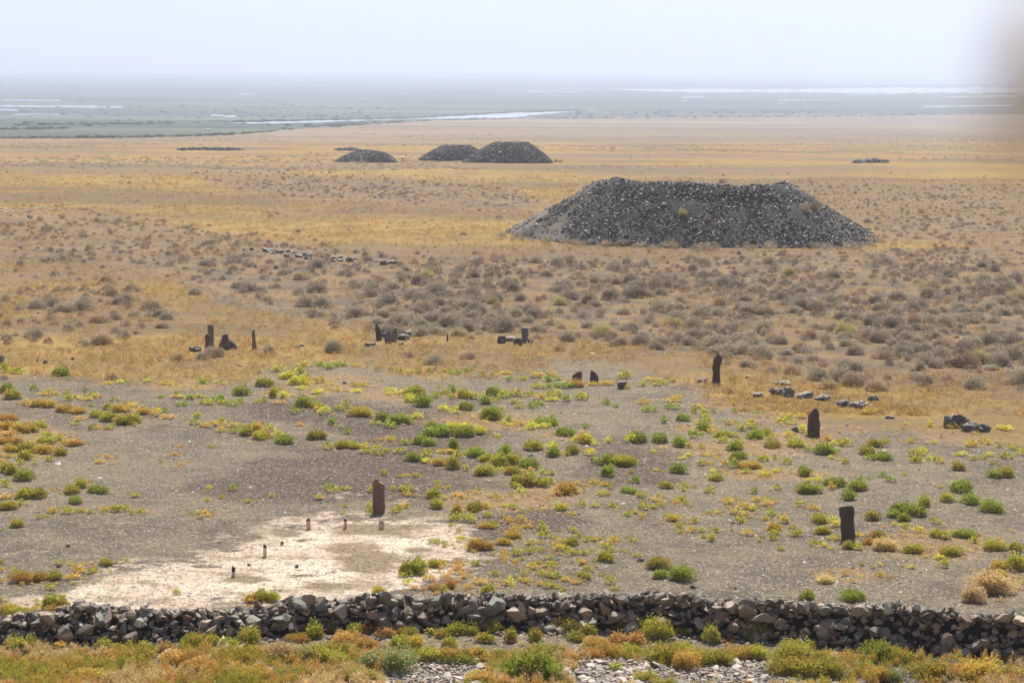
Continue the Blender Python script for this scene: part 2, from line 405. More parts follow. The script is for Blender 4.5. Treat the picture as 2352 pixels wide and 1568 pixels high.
colr = mixc(nt, gVal, near, val)
nt.links.new(colr, b.inputs['Base Color'])
b.inputs['Roughness'].default_value = 0.95; b.inputs['Specular IOR Level'].default_value = 0.15
bp = nd(nt, 'ShaderNodeBump'); bp.inputs['Strength'].default_value = 0.8; bp.inputs['Distance'].default_value = 0.2
nt.links.new(mathn(nt, 'ADD', n_fine, mathn(nt, 'MULTIPLY', n_peb, 0.5)), bp.inputs['Height']); nt.links.new(bp.outputs[0], b.inputs['Normal'])
me.materials.append(m)
tag(link('ground', me), kind='structure')

# ------------------------------------------------------------------ mountains on the far side of the valley
RIDGE = [(-1500, 40), (-900, 10), (-400, -25), (0, -22), (300, -8), (450, 5), (550, 17), (650, 27), (765, 34), (825, 23), (900, 12), (975, 17), (1090, 17), (1130, 25), (1176, 16),
         (1276, 10), (1426, 14), (1576, 20), (1700, 26), (1736, 20), (1826, 31), (1956, 31), (2026, 45), (2090, 46), (2352, 62), (2800, 40), (3600, 80)]
D0, D1 = 15000.0, 17000.0
na, nb = 420, 60
us = np.linspace(-1500, 3600, na); ts = np.linspace(0, 1.25, nb)
ang = np.arctan((us - 1176) / FPX)
crest_v = np.interp(us, [p[0] for p in RIDGE], [p[1] for p in RIDGE])
vv = []
for k, t in enumerate(ts):
    for q in range(na):
        d = D0 + (D1 - D0) * t
        x = d * math.tan(ang[q]); y = d
        hr = CAM_H + (155 + (us[q] - 1176) * math.sin(ROLL) - crest_v[q]) / FPX * D1
        f = t if t <= 1 else max(0.0, 1 - (t - 1) * 3)
        nz = mnoise.fractal(Vector((x / 1500, y / 2600, 3.1)), 1.0, 2.0, 6)
        nz2 = mnoise.fractal(Vector((x / 260, y / 700, 7.1)), 1.0, 2.0, 4)
        h = -31 + (hr + 31) * (f ** 1.35) + (nz * 170 + nz2 * 22) * f * (1 - f) * 2.2 + nz2 * 12 * f
        vv.append((x, y, h))
Fm = [(k * na + q, k * na + q + 1, (k + 1) * na + q + 1, (k + 1) * na + q) for k in range(nb - 1) for q in range(na - 1)]
m, nt, b = new_mat('mountain_slopes')
pos = nd(nt, 'ShaderNodeNewGeometry').outputs['Position']
nn = noise_n(nt, 0.002, 8, 0.65, pos)
nt.links.new(ramp(nt, nn, [(0.35, (0.10, 0.11, 0.09)), (0.65, (0.22, 0.19, 0.15))]), b.inputs['Base Color']); b.inputs['Roughness'].default_value = 0.95
tag(link('mountains', mesh_np('mountains', vv, Fm, m, smooth=True)), kind='structure')

# ------------------------------------------------------------------ water in the valley
mw, nt, b = new_mat('valley_water')
b.inputs['Base Color'].default_value = (0.30, 0.36, 0.40, 1); b.inputs['Roughness'].default_value = 0.12; b.inputs['Specular IOR Level'].default_value = 0.8
pos = nd(nt, 'ShaderNodeNewGeometry').outputs['Position']
bp = nd(nt, 'ShaderNodeBump'); bp.inputs['Strength'].default_value = 0.15; bp.inputs['Distance'].default_value = 0.5
nt.links.new(noise_n(nt, 0.15, 4, 0.6, pos), bp.inputs['Height']); nt.links.new(bp.outputs[0], b.inputs['Normal'])
def water(name, top, bot, dz=0.35):
    """a sheet of water between two shore lines given as photo positions"""
    x0, x1 = top[0][0], top[-1][0]
    n = max(6, int((x1 - x0) / 7)); us_ = np.linspace(x0, x1, n)
    t = np.interp(us_, [p[0] for p in top], [p[1] for p in top]); bo = np.interp(us_, [p[0] for p in bot], [p[1] for p in bot])
    jit = np.array([mnoise.fractal(Vector((u_ / 22, x0, 0.3)), 1.0, 2.0, 4) for u_ in us_]) * 0.9
    mid = (t + bo) / 2; half = np.maximum((bo - t) / 2 * (1 + jit * 0.8), 0.12)
    a = ground(us_, mid - half); c = ground(us_, mid + half)
    a[:, 2] += dz; c[:, 2] += dz
    Vw = np.vstack([a, c]); Fw = [(k, n + k, n + k + 1, k + 1) for k in range(n - 1)]
    return tag(link(name, mesh_np(name, Vw, Fw, mw)), kind='structure')
water('river', [(518, 283.6), (600, 281), (760, 277.5), (930, 274), (1050, 267.5), (1180, 260), (1322, 255.5)], [(518, 284.5), (600, 286.5), (700, 284.5), (800, 280), (930, 275), (1060, 273), (1180, 270), (1322, 257)])
water('lake', [(1400, 205.2), (1500, 205.0), (1800, 206), (2352, 200), (2700, 196)], [(1400, 205.8), (1540, 212), (1800, 213), (2352, 214.5), (2700, 215)])
for q, (a0, a1, v0, v1, hh) in enumerate([(-150, 138, 230, 231.5, 2.2), (-150, 282, 243, 247, 3.4), (-60, 42, 252, 254, 2.4), (70, 140, 263, 264.5, 2.4), (30, 75, 264, 264, 1.6), (150, 175, 264, 264, 1.4), (485, 512, 266, 266.5, 3.0), (512, 541, 268, 268.5, 3.0),
                                       (552, 582, 217, 217.5, 1.8), (1215, 1258, 210.5, 212, 2.2), (1268, 1330, 211, 212, 1.6), (1280, 1380, 205, 205.6, 1.2),
                                       (1568, 1620, 224.5, 223, 1.8), (1564, 1582, 231, 233, 1.6), (1790, 1850, 231, 230.5, 1.4), (1860, 1925, 229.5, 229, 1.2), (1950, 2060, 219, 216.5, 1.4),
                                       (1880, 2360, 193, 190, 2.0), (2180, 2400, 223, 219.5, 1.8), (2120, 2330, 246, 243, 2.0), (1788, 1806, 238, 238, 1.6), (1350, 1372, 254.3, 253.6, 1.2), (472, 487, 298, 298, 1.6)]):
    water('pond', [(a0, v0 - hh / 2), (a1, v1 - hh / 2)], [(a0, v0 + hh / 2), (a1, v1 + hh / 2)])

# ------------------------------------------------------------------ rocks
def hull_proto(n, flat=0.7, seed=0):
    rr_ = random.Random(seed)
    b_ = bmesh.new()
    for _ in range(n):
        v_ = Vector([rr_.gauss(0, 1) for _ in range(3)]).normalized() * rr_.uniform(0.75, 1.0)
        b_.verts.new((v_.x * 0.5, v_.y * 0.5 * rr_.uniform(0.8, 1), v_.z * 0.5 * flat))
    bmesh.ops.convex_hull(b_, input=b_.verts[:])
    bmesh.ops.delete(b_, geom=[v_ for v_ in b_.verts if not v_.link_faces], context='VERTS')
    bmesh.ops.triangulate(b_, faces=b_.faces[:])
    b_.verts.index_update()
    Vp = np.array([v_.co[:] for v_ in b_.verts]); Fp = np.array([[v_.index for v_ in f.verts] for f in b_.faces])
    b_.free()
    return Vp, Fp
LOW = [hull_proto(9, 0.62, s) for s in range(14)]
FLAT = [hull_proto(9, 0.32, 50 + s) for s in range(10)]
HI = [hull_proto(16, 0.62, 100 + s) for s in range(14)]

def rand_rot(n, tilt=1.0):
    """n random rotation matrices; tilt<1 keeps the stones lying flat"""
    a = rng.uniform(0, 2 * np.pi, n); bx_ = rng.normal(0, 0.9 * tilt, n); by_ = rng.normal(0, 0.9 * tilt, n)
    ca, sa = np.cos(a), np.sin(a); cb, sb = np.cos(bx_), np.sin(bx_); cc, sc = np.cos(by_), np.sin(by_)
    o_ = np.zeros(n); l_ = np.ones(n)
    Rz = np.stack([ca, -sa, o_, sa, ca, o_, o_, o_, l_], -1).reshape(-1, 3, 3)
    Rx = np.stack([l_, o_, o_, o_, cb, -sb, o_, sb, cb], -1).reshape(-1, 3, 3)
    Ry = np.stack([cc, o_, sc, o_, l_, o_, -sc, o_, cc], -1).reshape(-1, 3, 3)
    return Rz @ Rx @ Ry

def scatter(P, S, protos, tilt=0.4, pick=None):
    """one mesh of many stones: positions P, sizes S (n or n x 3)"""
    P = np.asarray(P, float); n = len(P)
    S = np.asarray(S, float)
    if S.ndim == 1: S = S[:, None] * rng.uniform(0.7, 1.3, (n, 3))
    Rm = rand_rot(n, tilt)
    pk = rng.integers(0, len(protos), n)
    tint = rng.uniform(0, 1, n) if pick is None else pick
    Vs, Fs, Cs, off = [], [], [], 0
    for k, (Vp, Fp) in enumerate(protos):
        idx = np.where(pk == k)[0]
        if not len(idx): continue
        vk = np.einsum('nij,nvj->nvi', Rm[idx], Vp[None] * S[idx][:, None, :]) + P[idx][:, None, :]
        fk = Fp[None] + (np.arange(len(idx)) * len(Vp))[:, None, None] + off
        Vs.append(vk.reshape(-1, 3)); Fs.append(fk.reshape(-1, 3)); Cs.append(np.repeat(tint[idx], len(Vp)))
        off += len(idx) * len(Vp)
    c = np.concatenate(Cs)
    return np.concatenate(Vs), np.concatenate(Fs), np.stack([c, c, c], -1)

# ------------------------------------------------------------------ burial mounds
def mound(label, uL, uR, vb, tL, tR, vt, yscale, seed, stones, ssize, group, skirt=None, dip=None, lean=0.0, extra=None, dome=0.0, back=0.0):
    uc = (uL + uR) / 2
    pf = ground(np.array([uc]), np.array([vb]))[0]
    rad = (uR - uL) / 2 * mpp(pf)
    rad = (uR - uL) / 2 * mpp(pf + np.array([0, rad * yscale, 0]))
    c = pf + np.array([pf[0] / pf[1] * rad * yscale, rad * yscale, 0]); c[2] = terr(c[0], c[1])
    scl = float(proj(c)[2]) / FPX
    topr = (tR - tL) / 2 * scl; topc = ((tL + tR) / 2 - uc) * scl
    dv = ray(uc, vt); H = CAM_H + dv[2] / dv[1] * (c[1] - topr * yscale * 0.7) - c[2]
    n = 110
    xs = np.linspace(-rad * 1.12, rad * 1.12, n); ys = np.linspace(-rad * yscale * 1.12, rad * yscale * 1.12, n)
    def hgt(x, y):
        ys_ = y / yscale
        r = np.hypot(x, ys_)
        a = np.arctan2(ys_, x)
        wob = 1 + 0.05 * np.sin(3 * a + seed) + 0.035 * np.sin(5 * a + 2 * seed) + 0.02 * np.sin(9 * a + seed)
        rb = rad * np.where(np.abs(y) < 1e9, 1, 1) * (1 + (wob - 1) * (1 - np.abs(np.cos(a)) * 0.7))
        rt = np.hypot(x - topc, ys_) ; rtop = topr * wob
        t = np.clip((rb - r) / np.maximum(rb - r + np.maximum(rt - rtop, 0), 1e-6), 0, 1)
        t = np.where(rt < rtop, 1, t)
        t = np.where(r > rb, 0, t)
        s = np.where(t > 0.7, 0.7 + 0.3 * (1 - (1 - (t - 0.7) / 0.3) ** 1.7), t) * (1 - dome) + dome * (1 - np.clip(r / rb, 0, 1) ** 2.2) ** 0.95
        h = H * s * (1.0 + lean * x / rad) - back * s * np.clip(ys_ + topr * 0.7, 0, 3 * topr)
        if dip is not None:
            for dx, dr, da in dip: h = h - da * np.exp(-((x - dx) / dr) ** 2) * (t > 0.02) * s
        if extra is not None: h = extra(x, y, h, rad, H)
        return h
    Xm, Ym = np.meshgrid(xs, ys, indexing='ij')
    Hm = hgt(Xm, Ym)
    nzv = np.array([[mnoise.fractal(Vector((a_ * 0.5, b_ * 0.5, seed * 1.7)), 1.0, 2.0, 4) for b_ in ys] for a_ in xs])
    Hm = Hm + nzv * 0.10 * H / 3 * (Hm > 0.05)
    tz = terr(Xm + c[0], Ym + c[1]) - c[2]
    Vc = np.stack([Xm, Ym, np.where(Hm > 0.02, Hm, -0.35) + tz], -1).reshape(-1, 3)
    Fc = [(a_ * n + b_, (a_ + 1) * n + b_, (a_ + 1) * n + b_ + 1, a_ * n + b_ + 1) for a_ in range(n - 1) for b_ in range(n - 1)]
    root = link('burial_mound', None, c)
    tag(root, label, 'burial mound', group)
    cu, cv, _ = proj(Vc + c)
    ck = (skirt(cu, cv) if skirt is not None else np.ones(len(Vc)))
    link('earth_core', mesh_np('earth_core', Vc, Fc, M_CORE, np.stack([ck] * 3, -1), smooth=True), parent=root)
    # rubble, densest on the open slopes
    px = rng.uniform(-rad, rad, stones); py = rng.uniform(-rad * yscale, rad * yscale, stones)
    h = hgt(px, py)
    keep = h > 0.03
    P = np.stack([px, py, h + terr(px + c[0], py + c[1]) - c[2]], -1)
    if skirt is not None:
        u_, v_, _ = proj(P + c)
        keep &= rng.uniform(0, 1, stones) < skirt(u_, v_)
    P = P[keep]
    sz = rng.uniform(ssize[0], ssize[1], len(P)) * (0.7 + rng.exponential(0.35, len(P)))
    Vr, Fr, Cr = scatter(P, sz, LOW, 0.6, np.clip(rng.beta(1.3, 2.0, len(P)), 0, 1))
    ro = link('rubble', mesh_np('rubble', Vr, Fr, M_RUBBLE, Cr), parent=root)
    tag(ro, kind='stuff')
    return root, c, hgt, rad

M_EARTH, nt, b = new_mat('mound_earth')
pos = nd(nt, 'ShaderNodeNewGeometry').outputs['Position']
ce = mixc(nt, ss_n(nt, 0.35, 0.65, noise_n(nt, 0.6, 6, 0.65, pos)), (0.13, 0.11, 0.092), (0.19, 0.16, 0.13))
ce = mixc(nt, mathn(nt, 'MULTIPLY', ss_n(nt, 0.55, 0.7, noise_n(nt, 6, 4, 0.7, pos)), 0.5), ce, (0.33, 0.30, 0.27))
nt.links.new(ce, b.inputs['Base Color']); b.inputs['Roughness'].default_value = 0.95

SK_MAIN = [(1395, 385), (1365, 425), (1300, 495), (1290, 535), (1335, 562), (1420, 566), (1500, 580), (1620, 580), (1760, 572), (1900, 562), (1985, 550), (1945, 505), (1890, 475), (1835, 440), (1800, 412), (1800, 385), (1660, 380)]
SK_EDGE = [(1375, 415), (1165, 552), (1230, 545), (1400, 440)]
SK_RIGHT = [(1850, 440), (1900, 455), (2010, 540), (1960, 545), (1860, 470)]
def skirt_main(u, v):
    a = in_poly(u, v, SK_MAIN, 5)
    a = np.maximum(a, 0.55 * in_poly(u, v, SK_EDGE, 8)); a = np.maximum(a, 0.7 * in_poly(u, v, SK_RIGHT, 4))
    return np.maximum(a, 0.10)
def rims(x, y, h, rad, H):
    for bx_, by_, br, bh in ((-7.6, -4.2, 0.6, 0.25), (4.2, -5.6, 0.7, 0.4), (8.5, 1.0, 2.0, 0.4)):
        h = h + bh * np.exp(-(((x - bx_) / br) ** 2 + ((y - by_) / (br * 1.4)) ** 2)) * (h > 0.5)
    return h
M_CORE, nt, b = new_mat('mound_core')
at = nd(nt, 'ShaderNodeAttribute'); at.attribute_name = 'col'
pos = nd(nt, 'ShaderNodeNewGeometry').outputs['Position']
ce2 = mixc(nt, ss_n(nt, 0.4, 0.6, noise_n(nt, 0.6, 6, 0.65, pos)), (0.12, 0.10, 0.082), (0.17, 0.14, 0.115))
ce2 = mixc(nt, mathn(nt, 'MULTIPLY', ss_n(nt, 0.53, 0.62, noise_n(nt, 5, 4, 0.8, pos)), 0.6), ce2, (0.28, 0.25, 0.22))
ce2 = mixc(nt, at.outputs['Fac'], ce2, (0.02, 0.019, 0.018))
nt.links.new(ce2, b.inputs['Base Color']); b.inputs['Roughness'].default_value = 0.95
big, BIGC, BIGH, BIGR = mound('large near burial mound of dark rubble with a flat top', 1160, 2015, 573, 1385, 1800, 418, 0.95, 3, 190000, (0.14, 0.26), 'stone burial mounds on the steppe',
      skirt=skirt_main, dip=[(3.6, 0.7, 0.2), (-5.2, 0.9, 0.15)], lean=0.0, extra=rims, back=0.085, dome=0.15)
mound('small low far burial mound, leftmost of the three in the distance', 768, 915, 374, 842, 885, 345, 0.8, 5, 26000, (0.14, 0.28), 'stone burial mounds on the steppe', lean=0.12, dome=0.85)
mound('rounded far burial mound, partly hidden by the taller one right of it', 960, 1120, 369, 1025, 1078, 332, 0.8, 8, 32000, (0.14, 0.28), 'stone burial mounds on the steppe', lean=0.2, dome=0.9)
mound('tallest of the three far burial mounds, on their right', 1062, 1272, 375, 1140, 1212, 325, 0.8, 11, 42000, (0.14, 0.28), 'stone burial mounds on the steppe', lean=0.12, dome=0.7)

# ------------------------------------------------------------------ standing stones from their outlines
EXC = []
def cross(poly, y):
    xs_ = []
    n = len(poly)
    for i_ in range(n):
        (x1, y1), (x2, y2) = poly[i_], poly[(i_ + 1) % n]
        if (y1 <= y < y2) or (y2 <= y < y1): xs_.append(x1 + (y - y1) / (y2 - y1) * (x2 - x1))
    return (min(xs_), max(xs_)) if len(xs_) > 1 else None

def outline_stone(name, poly, mat, label, cat, group=None, depth=0.6, rows_=20, seg=16, rough=0.085, yaw=0.0, sq=3.0):
    """a solid stone with the outline's real width and height, its own thickness and a worn surface"""
    ys_ = [p[1] for p in poly]; vb, vt = max(ys_), min(ys_)
    bx = cross(poly, vb - 0.5); uc = (bx[0] + bx[1]) / 2
    P = ground(np.array([uc]), np.array([vb - 0.5]))[0]; s = mpp(P)
    EXC.append((min(p[0] for p in poly), max(p[0] for p in poly), vb))
    verts, faces = [], []
    Ht = (vb - vt) * s / math.cos(PITCH)
    wm = max(cross(poly, vb - (vb - vt) * f)[1] - cross(poly, vb - (vb - vt) * f)[0] for f in (0.2, 0.5, 0.7)) * s
    sd_ = random.uniform(0, 50)
    fr = [0.0] + [0.02 + 0.965 * (k / (rows_ - 1)) for k in range(rows_)]
    for k, f in enumerate(fr):
        y = vb - (vb - vt) * f
        c_ = cross(poly, min(max(y, vt + 0.02 * (vb - vt)), vb - 0.4))
        l, r_ = (c_[0] - uc) * s, (c_[1] - uc) * s
        cx, hw = (l + r_) / 2, (r_ - l) / 2
        z = Ht * f - (0.25 if k == 0 else 0)
        hd = wm / 2 * depth * (0.75 + 0.25 * (hw * 2 / wm)) * (1 - 0.25 * max(0, f - 0.7) / 0.3)
        hd = min(hd, max(hw * 1.6, 0.03))
        for q in range(seg):
            a = 2 * math.pi * q / seg
            ca, sa = math.cos(a), math.sin(a)
            k_ = (abs(ca) ** sq + abs(sa) ** sq) ** (-1 / sq)
            x_, y_ = ca * k_ * hw, sa * k_ * hd
            nz = mnoise.fractal(Vector((x_ / wm * 2.2 + sd_, y_ / wm * 2.2, z / wm * 1.6)), 1.0, 2.0, 4)
            g = 1 + nz * rough * 2.2
            verts.append((cx + x_ * g, y_ * g, z + nz * rough * wm * 0.4 * (f > 0.05)))
    nr_ = len(fr)
    for k in range(nr_ - 1):
        for q in range(seg):
            q2 = (q + 1) % seg
            faces.append((k * seg + q, k * seg + q2, (k + 1) * seg + q2, (k + 1) * seg + q))
    me_ = bpy.data.meshes.new(name)
    tc_ = np.mean(verts[-seg:], axis=0); verts.append((tc_[0], tc_[1], tc_[2] + 0.01 * Ht))
    top = len(verts) - 1
    for q in range(seg): faces.append(((nr_ - 1) * seg + q, (nr_ - 1) * seg + (q + 1) % seg, top))
    me_.from_pydata(verts, [], faces); me_.update()
    me_.materials.append(mat)
    az = -math.atan2(P[0], P[1]) + yaw
    o = link(name, me_, P, (0, 0, az))
    return tag(o, label, cat, group)

def zpoly(o, k, pts): return [(o[0] + k * x, o[1] + k * y) for x, y in pts]
Z8 = ((459.4, 1062.3), 0.293); Z3 = ((1550.4, 1091.0), 0.3408); Z6 = ((1263.3, 781.0), 0.4629); Z5 = ((402.0, 712.0), 0.3662); Z4 = ((344.5, 545.5), 0.2685)
GS = 'standing stones around the gravel field'
outline_stone('standing_stone', zpoly(*Z8, [(1357, 398), (1353, 330), (1354, 260), (1352, 190), (1353, 150), (1370, 125), (1400, 120), (1410, 150), (1438, 162), (1450, 200), (1446, 260), (1451, 340), (1447, 398)]), M_MEN_RED, 'reddish brown standing stone with a broken orange top, behind the white patch', 'standing stone', GS, 0.45, 26)
outline_stone('standing_stone', zpoly(*Z3, [(1122, 440), (1112, 380), (1109, 290), (1101, 265), (1100, 225), (1115, 210), (1150, 205), (1165, 197), (1188, 198), (1200, 225), (1201, 270), (1195, 300), (1208, 370), (1216, 440)]), M_MEN_DARK, 'dark brown standing stone with a wider head, nearest of all on the right', 'standing stone', GS, 0.55, 24)
outline_stone('standing_stone', zpoly(*Z6, [(1282, 474), (1278, 430), (1276, 385), (1286, 358), (1308, 337), (1318, 335), (1332, 352), (1334, 400), (1341, 474)]), M_MEN_DARK, 'dark standing stone with a chipped slanting top in front of the boulder row', 'standing stone', GS, 0.6, 20)
outline_stone('standing_stone', zpoly(*Z6, [(803, 211), (807, 165), (802, 135), (809, 92), (820, 78), (829, 57), (836, 68), (848, 80), (850, 110), (841, 150), (847, 205), (846, 211)]), M_MEN_DARK, 'tall curved dark standing stone with a pointed tip', 'standing stone', GS, 0.6, 24)
outline_stone('standing_stone', zpoly(*Z6, [(108, 198), (114, 172), (135, 158), (157, 153), (159, 198)]), M_MEN_MAROON, 'low slab with a rounded left shoulder, left one of a facing pair', 'standing stone', GS, 0.35, 12)
outline_stone('standing_stone', zpoly(*Z6, [(199, 214), (198, 152), (215, 152), (230, 166), (241, 188), (240, 214)]), M_MEN_MAROON, 'low slab with a rounded right shoulder, right one of a facing pair', 'standing stone', GS, 0.35, 12)
outline_stone('broken_stone', zpoly(*Z6, [(338, 242), (333, 212), (345, 204), (366, 210), (385, 203), (374, 225), (362, 241)]), M_MEN_DARK, 'small dark forked stone right of the facing pair of slabs', 'broken stone', None, 0.6, 10)
outline_stone('standing_stone', zpoly(*Z5, [(210, 230), (206, 160), (204, 108), (210, 92), (238, 89), (244, 102), (243, 160), (246, 230)]), M_MEN_OLIVE, 'tall straight grey green pillar behind the short rounded one', 'standing stone', GS, 0.8, 20)
outline_stone('standing_stone', zpoly(*Z5, [(184, 266), (189, 225), (191, 195), (187, 172), (194, 154), (207, 148), (220, 156), (224, 178), (217, 205), (224, 240), (221, 266)]), M_MEN_MAROON, 'short dark red pillar with a rounded knob head', 'standing stone', GS, 0.8, 20)
outline_stone('standing_stone', zpoly(*Z5, [(276, 250), (275, 220), (290, 196), (297, 160), (312, 150), (335, 150), (337, 190), (340, 250)]), M_MEN_DARK, 'broad dark stone tapering to a blunt top, beside a leaning rock', 'standing stone', GS, 0.7, 16)
outline_stone('rock', zpoly(*Z5, [(337, 243), (338, 205), (347, 186), (358, 190), (378, 212), (396, 232), (392, 243)]), M_MEN_DARK, 'dark sloping rock leaning against the broad tapering stone', 'rock', None, 0.9, 12)
outline_stone('standing_stone', zpoly(*Z5, [(483, 246), (484, 200), (481, 140), (484, 126), (500, 122), (504, 150), (507, 200), (514, 246)]), M_MEN_OLIVE, 'thin lone upright stone, rightmost of the left cluster', 'standing stone', GS, 0.8, 18)
outline_stone('standing_stone', zpoly(*Z5, [(1262, 191), (1259, 150), (1254, 100), (1262, 80), (1275, 98), (1290, 120), (1296, 155), (1297, 191)]), M_MEN_DARK, 'dark pointed stone leaning left beside the heap of rocks', 'standing stone', GS, 0.6, 18)
outline_stone('standing_stone', zpoly(*Z5, [(1352, 198), (1354, 165), (1366, 135), (1370, 115), (1383, 106), (1395, 116), (1397, 160), (1392, 198)]), M_MEN_OLIVE, 'light brown round headed stone standing in the heap of rocks', 'standing stone', GS, 0.7, 18)
outline_stone('standing_stone', zpoly(*Z5, [(1703, 196), (1704, 156), (1710, 152), (1714, 158), (1714, 196)]), M_MEN_DARK, 'tiny thin upright stone alone in the dry grass', 'standing stone', GS, 0.8, 10)
outline_stone('standing_stone', zpoly(*Z5, [(2176, 204), (2174, 150), (2169, 128), (2170, 110), (2212, 111), (2216, 135), (2221, 155), (2213, 175), (2215, 204)]), M_MEN_GREY, 'grey square topped standing stone behind a dark block', 'standing stone', GS, 0.55, 18)
outline_stone('rock', zpoly(*Z5, [(2122, 221), (2120, 195), (2128, 175), (2150, 170), (2172, 176), (2179, 200), (2178, 221)]), M_MEN_MAROON, 'dark red block in front of the grey square topped stone', 'rock', None, 0.8, 12)

# boulders: worn angular blocks made from their own hull
def boulder(name, box, mat, label, cat='boulder', group=None, flat=1.0, sub=3):
    u0, u1, v0, v1 = box
    EXC.append((u0, u1, v1))
    P = ground(np.array([(u0 + u1) / 2]), np.array([v1 - 0.6]))[0]; s = mpp(P)
    wd = (u1 - u0) * s * 1.2; dep = wd * random.uniform(0.55, 0.8)
    beta = math.asin(min(0.9, (CAM_H - P[2]) / np.linalg.norm(P - [0, 0, CAM_H])))
    ht = max(((v1 - v0) * s - dep * math.sin(beta) * 0.7) / math.cos(beta), wd * 0.26) * (1.2 if u1 - u0 < 30 else 0.85)
    rr_ = random.Random(int(u0 * 13 + v0 * 7))
    b_ = bmesh.new()
    for _ in range(22):
        v_ = Vector([rr_.gauss(0, 1) for _ in range(3)]).normalized()
        m_ = max(abs(v_.x), abs(v_.y), abs(v_.z)); v_ = v_.lerp(v_ / m_, 0.45) * rr_.uniform(0.86, 1.02)
        b_.verts.new((v_.x * wd / 2, v_.y * dep / 2, v_.z * ht * 0.62 + ht * 0.38))
    bmesh.ops.convex_hull(b_, input=b_.verts[:])
    bmesh.ops.delete(b_, geom=[v_ for v_ in b_.verts if not v_.link_faces], context='VERTS')
    bmesh.ops.triangulate(b_, faces=b_.faces[:])
    bmesh.ops.subdivide_edges(b_, edges=b_.edges[:], cuts=sub, use_grid_fill=True)
    for v_ in b_.verts:
        nz = mnoise.fractal(v_.co * (2.6 / wd) + Vector((u0, v0, 0)), 1.0, 2.0, 4)
        v_.co += v_.co.normalized() * nz * 0.20 * wd
        if v_.co.z > ht * 1.02: v_.co.z = ht * 1.02
    me_ = bpy.data.meshes.new(name); b_.to_mesh(me_); b_.free(); me_.materials.append(mat)
    o = link(name, me_, P, (0, 0, rr_.uniform(-0.25, 0.25)))
    return tag(o, label, cat, group)

def bx(zz, x0, x1, y0, y1): return (zz[0][0] + zz[1] * x0, zz[0][0] + zz[1] * x1, zz[0][1] + zz[1] * y0, zz[0][1] + zz[1] * y1)
GB = 'boulders in a broken row on the right'
for x0, x1, y0, y1, mt, lb in [
    (1113, 1188, 192, 222, M_BOULDER, 'dark flat boulder lying alone behind the touching row of boulders'),
    (1083, 1146, 238, 270, M_SLAB, 'pale boulder at the left end of the touching row'),
    (1147, 1211, 238, 282, M_SLAB, 'grey slanted boulder between the pale and the black one in the row'),
    (1215, 1290, 243, 288, M_BOULDER, 'black sunken boulder in the touching row with a light upper edge'),
    (1300, 1385, 265, 298, M_BOULDER, 'low wide boulder at the right end of the touching row'),
    (988, 1060, 260, 280, M_SLAB, 'thin flat slab lying left of the touching row of boulders'),
    (1430, 1508, 288, 330, M_BOULDER, 'dark boulder at the left of a close pair above the chipped standing stone'),
    (1503, 1570, 280, 338, M_SLAB, 'upright grey boulder at the right of a close pair'),
    (1570, 1628, 275, 303, M_BOULDER, 'low dark brown boulder just behind the close pair'),
    (1955, 2065, 347, 430, M_BOULDER, 'largest craggy dark boulder near the right edge'),
    (2050, 2125, 392, 452, M_SLAB, 'light grey boulder right of the craggy dark one'),
    (2118, 2188, 402, 454, M_BOULDER, 'dark rounded boulder touching the light grey one, rightmost of all'),
    (1200, 1233, 430, 457, M_BOULDER, 'small dark rock left of the chipped standing stone'),
    (1663, 1702, 373, 388, M_SLAB, 'small flat grey rock on gravel below the close pair of boulders'),
    (733, 778, 192, 209, M_SLAB, 'small tan flat rock just left of the tall curved stone'),
    (965, 990, 178, 188, M_BOULDER, 'tiny dark rock in dry grass right of the tall curved stone'),
    (1273, 1288, 133, 144, M_BOULDER, 'tiny round dark rock among the shrubs above the boulder row'),
    (33, 100, 203, 222, M_SLAB, 'long flat pale slab lying left of the facing pair')]:
    boulder('boulder' if x1 - x0 > 50 else 'rock', bx(Z6, x0, x1, y0, y1), mt, lb, 'boulder' if x1 - x0 > 50 else 'rock', GB)
for x0, x1, y0, y1, mt, lb in [
    (85, 158, 225, 260, M_BOULDER, 'flat dark boulder left of the short knobbed pillar'),
    (1315, 1372, 132, 190, M_BOULDER, 'dark rock in the heap, behind the round headed stone on its left'),
    (1396, 1470, 150, 186, M_BOULDER, 'dark rock in the heap, right of the round headed stone'),
    (1402, 1480, 130, 156, M_BOULDER, 'topmost long dark rock at the back of the heap'),
    (1318, 1358, 172, 212, M_MEN_MAROON, 'small dark red rock in front of the heap'),
    (1190, 1225, 208, 228, M_SLAB, 'pale rock in the grass left of the heap, left of two'),
    (1228, 1262, 204, 222, M_SLAB, 'pale rock in the grass left of the heap, right of two'),
    (1402, 1432, 202, 222, M_PALE, 'small white rock in the grass just below the heap'),
    (780, 812, 215, 229, M_PALE, 'small flat pale rock in the grass between the two clusters'),
    (2022, 2070, 168, 208, M_MEN_DARK, 'dark pyramid shaped rock left of the grey square topped stone'),
    (2070, 2170, 160, 192, M_PALE, 'pale flat topped rock behind the dark red block'),
    (2213, 2247, 182, 206, M_MEN_DARK, 'small dark rock at the right foot of the grey square topped stone'),
    (355, 372, 284, 292, M_BOULDER, 'tiny dark rock in the grass below the left cluster'),
    (396, 430, 343, 353, M_PALE, 'small pale flat rock on gravel below the left cluster'),
    (1048, 1080, 448, 462, M_BOULDER, 'small dark flat stone on gravel behind the yellow ground cover, left one'),
    (1090, 1128, 452, 466, M_BOULDER, 'small dark flat stone on gravel behind the yellow ground cover, right one')]:
    boulder('rock', bx(Z5, x0, x1, y0, y1), mt, lb, 'rock')
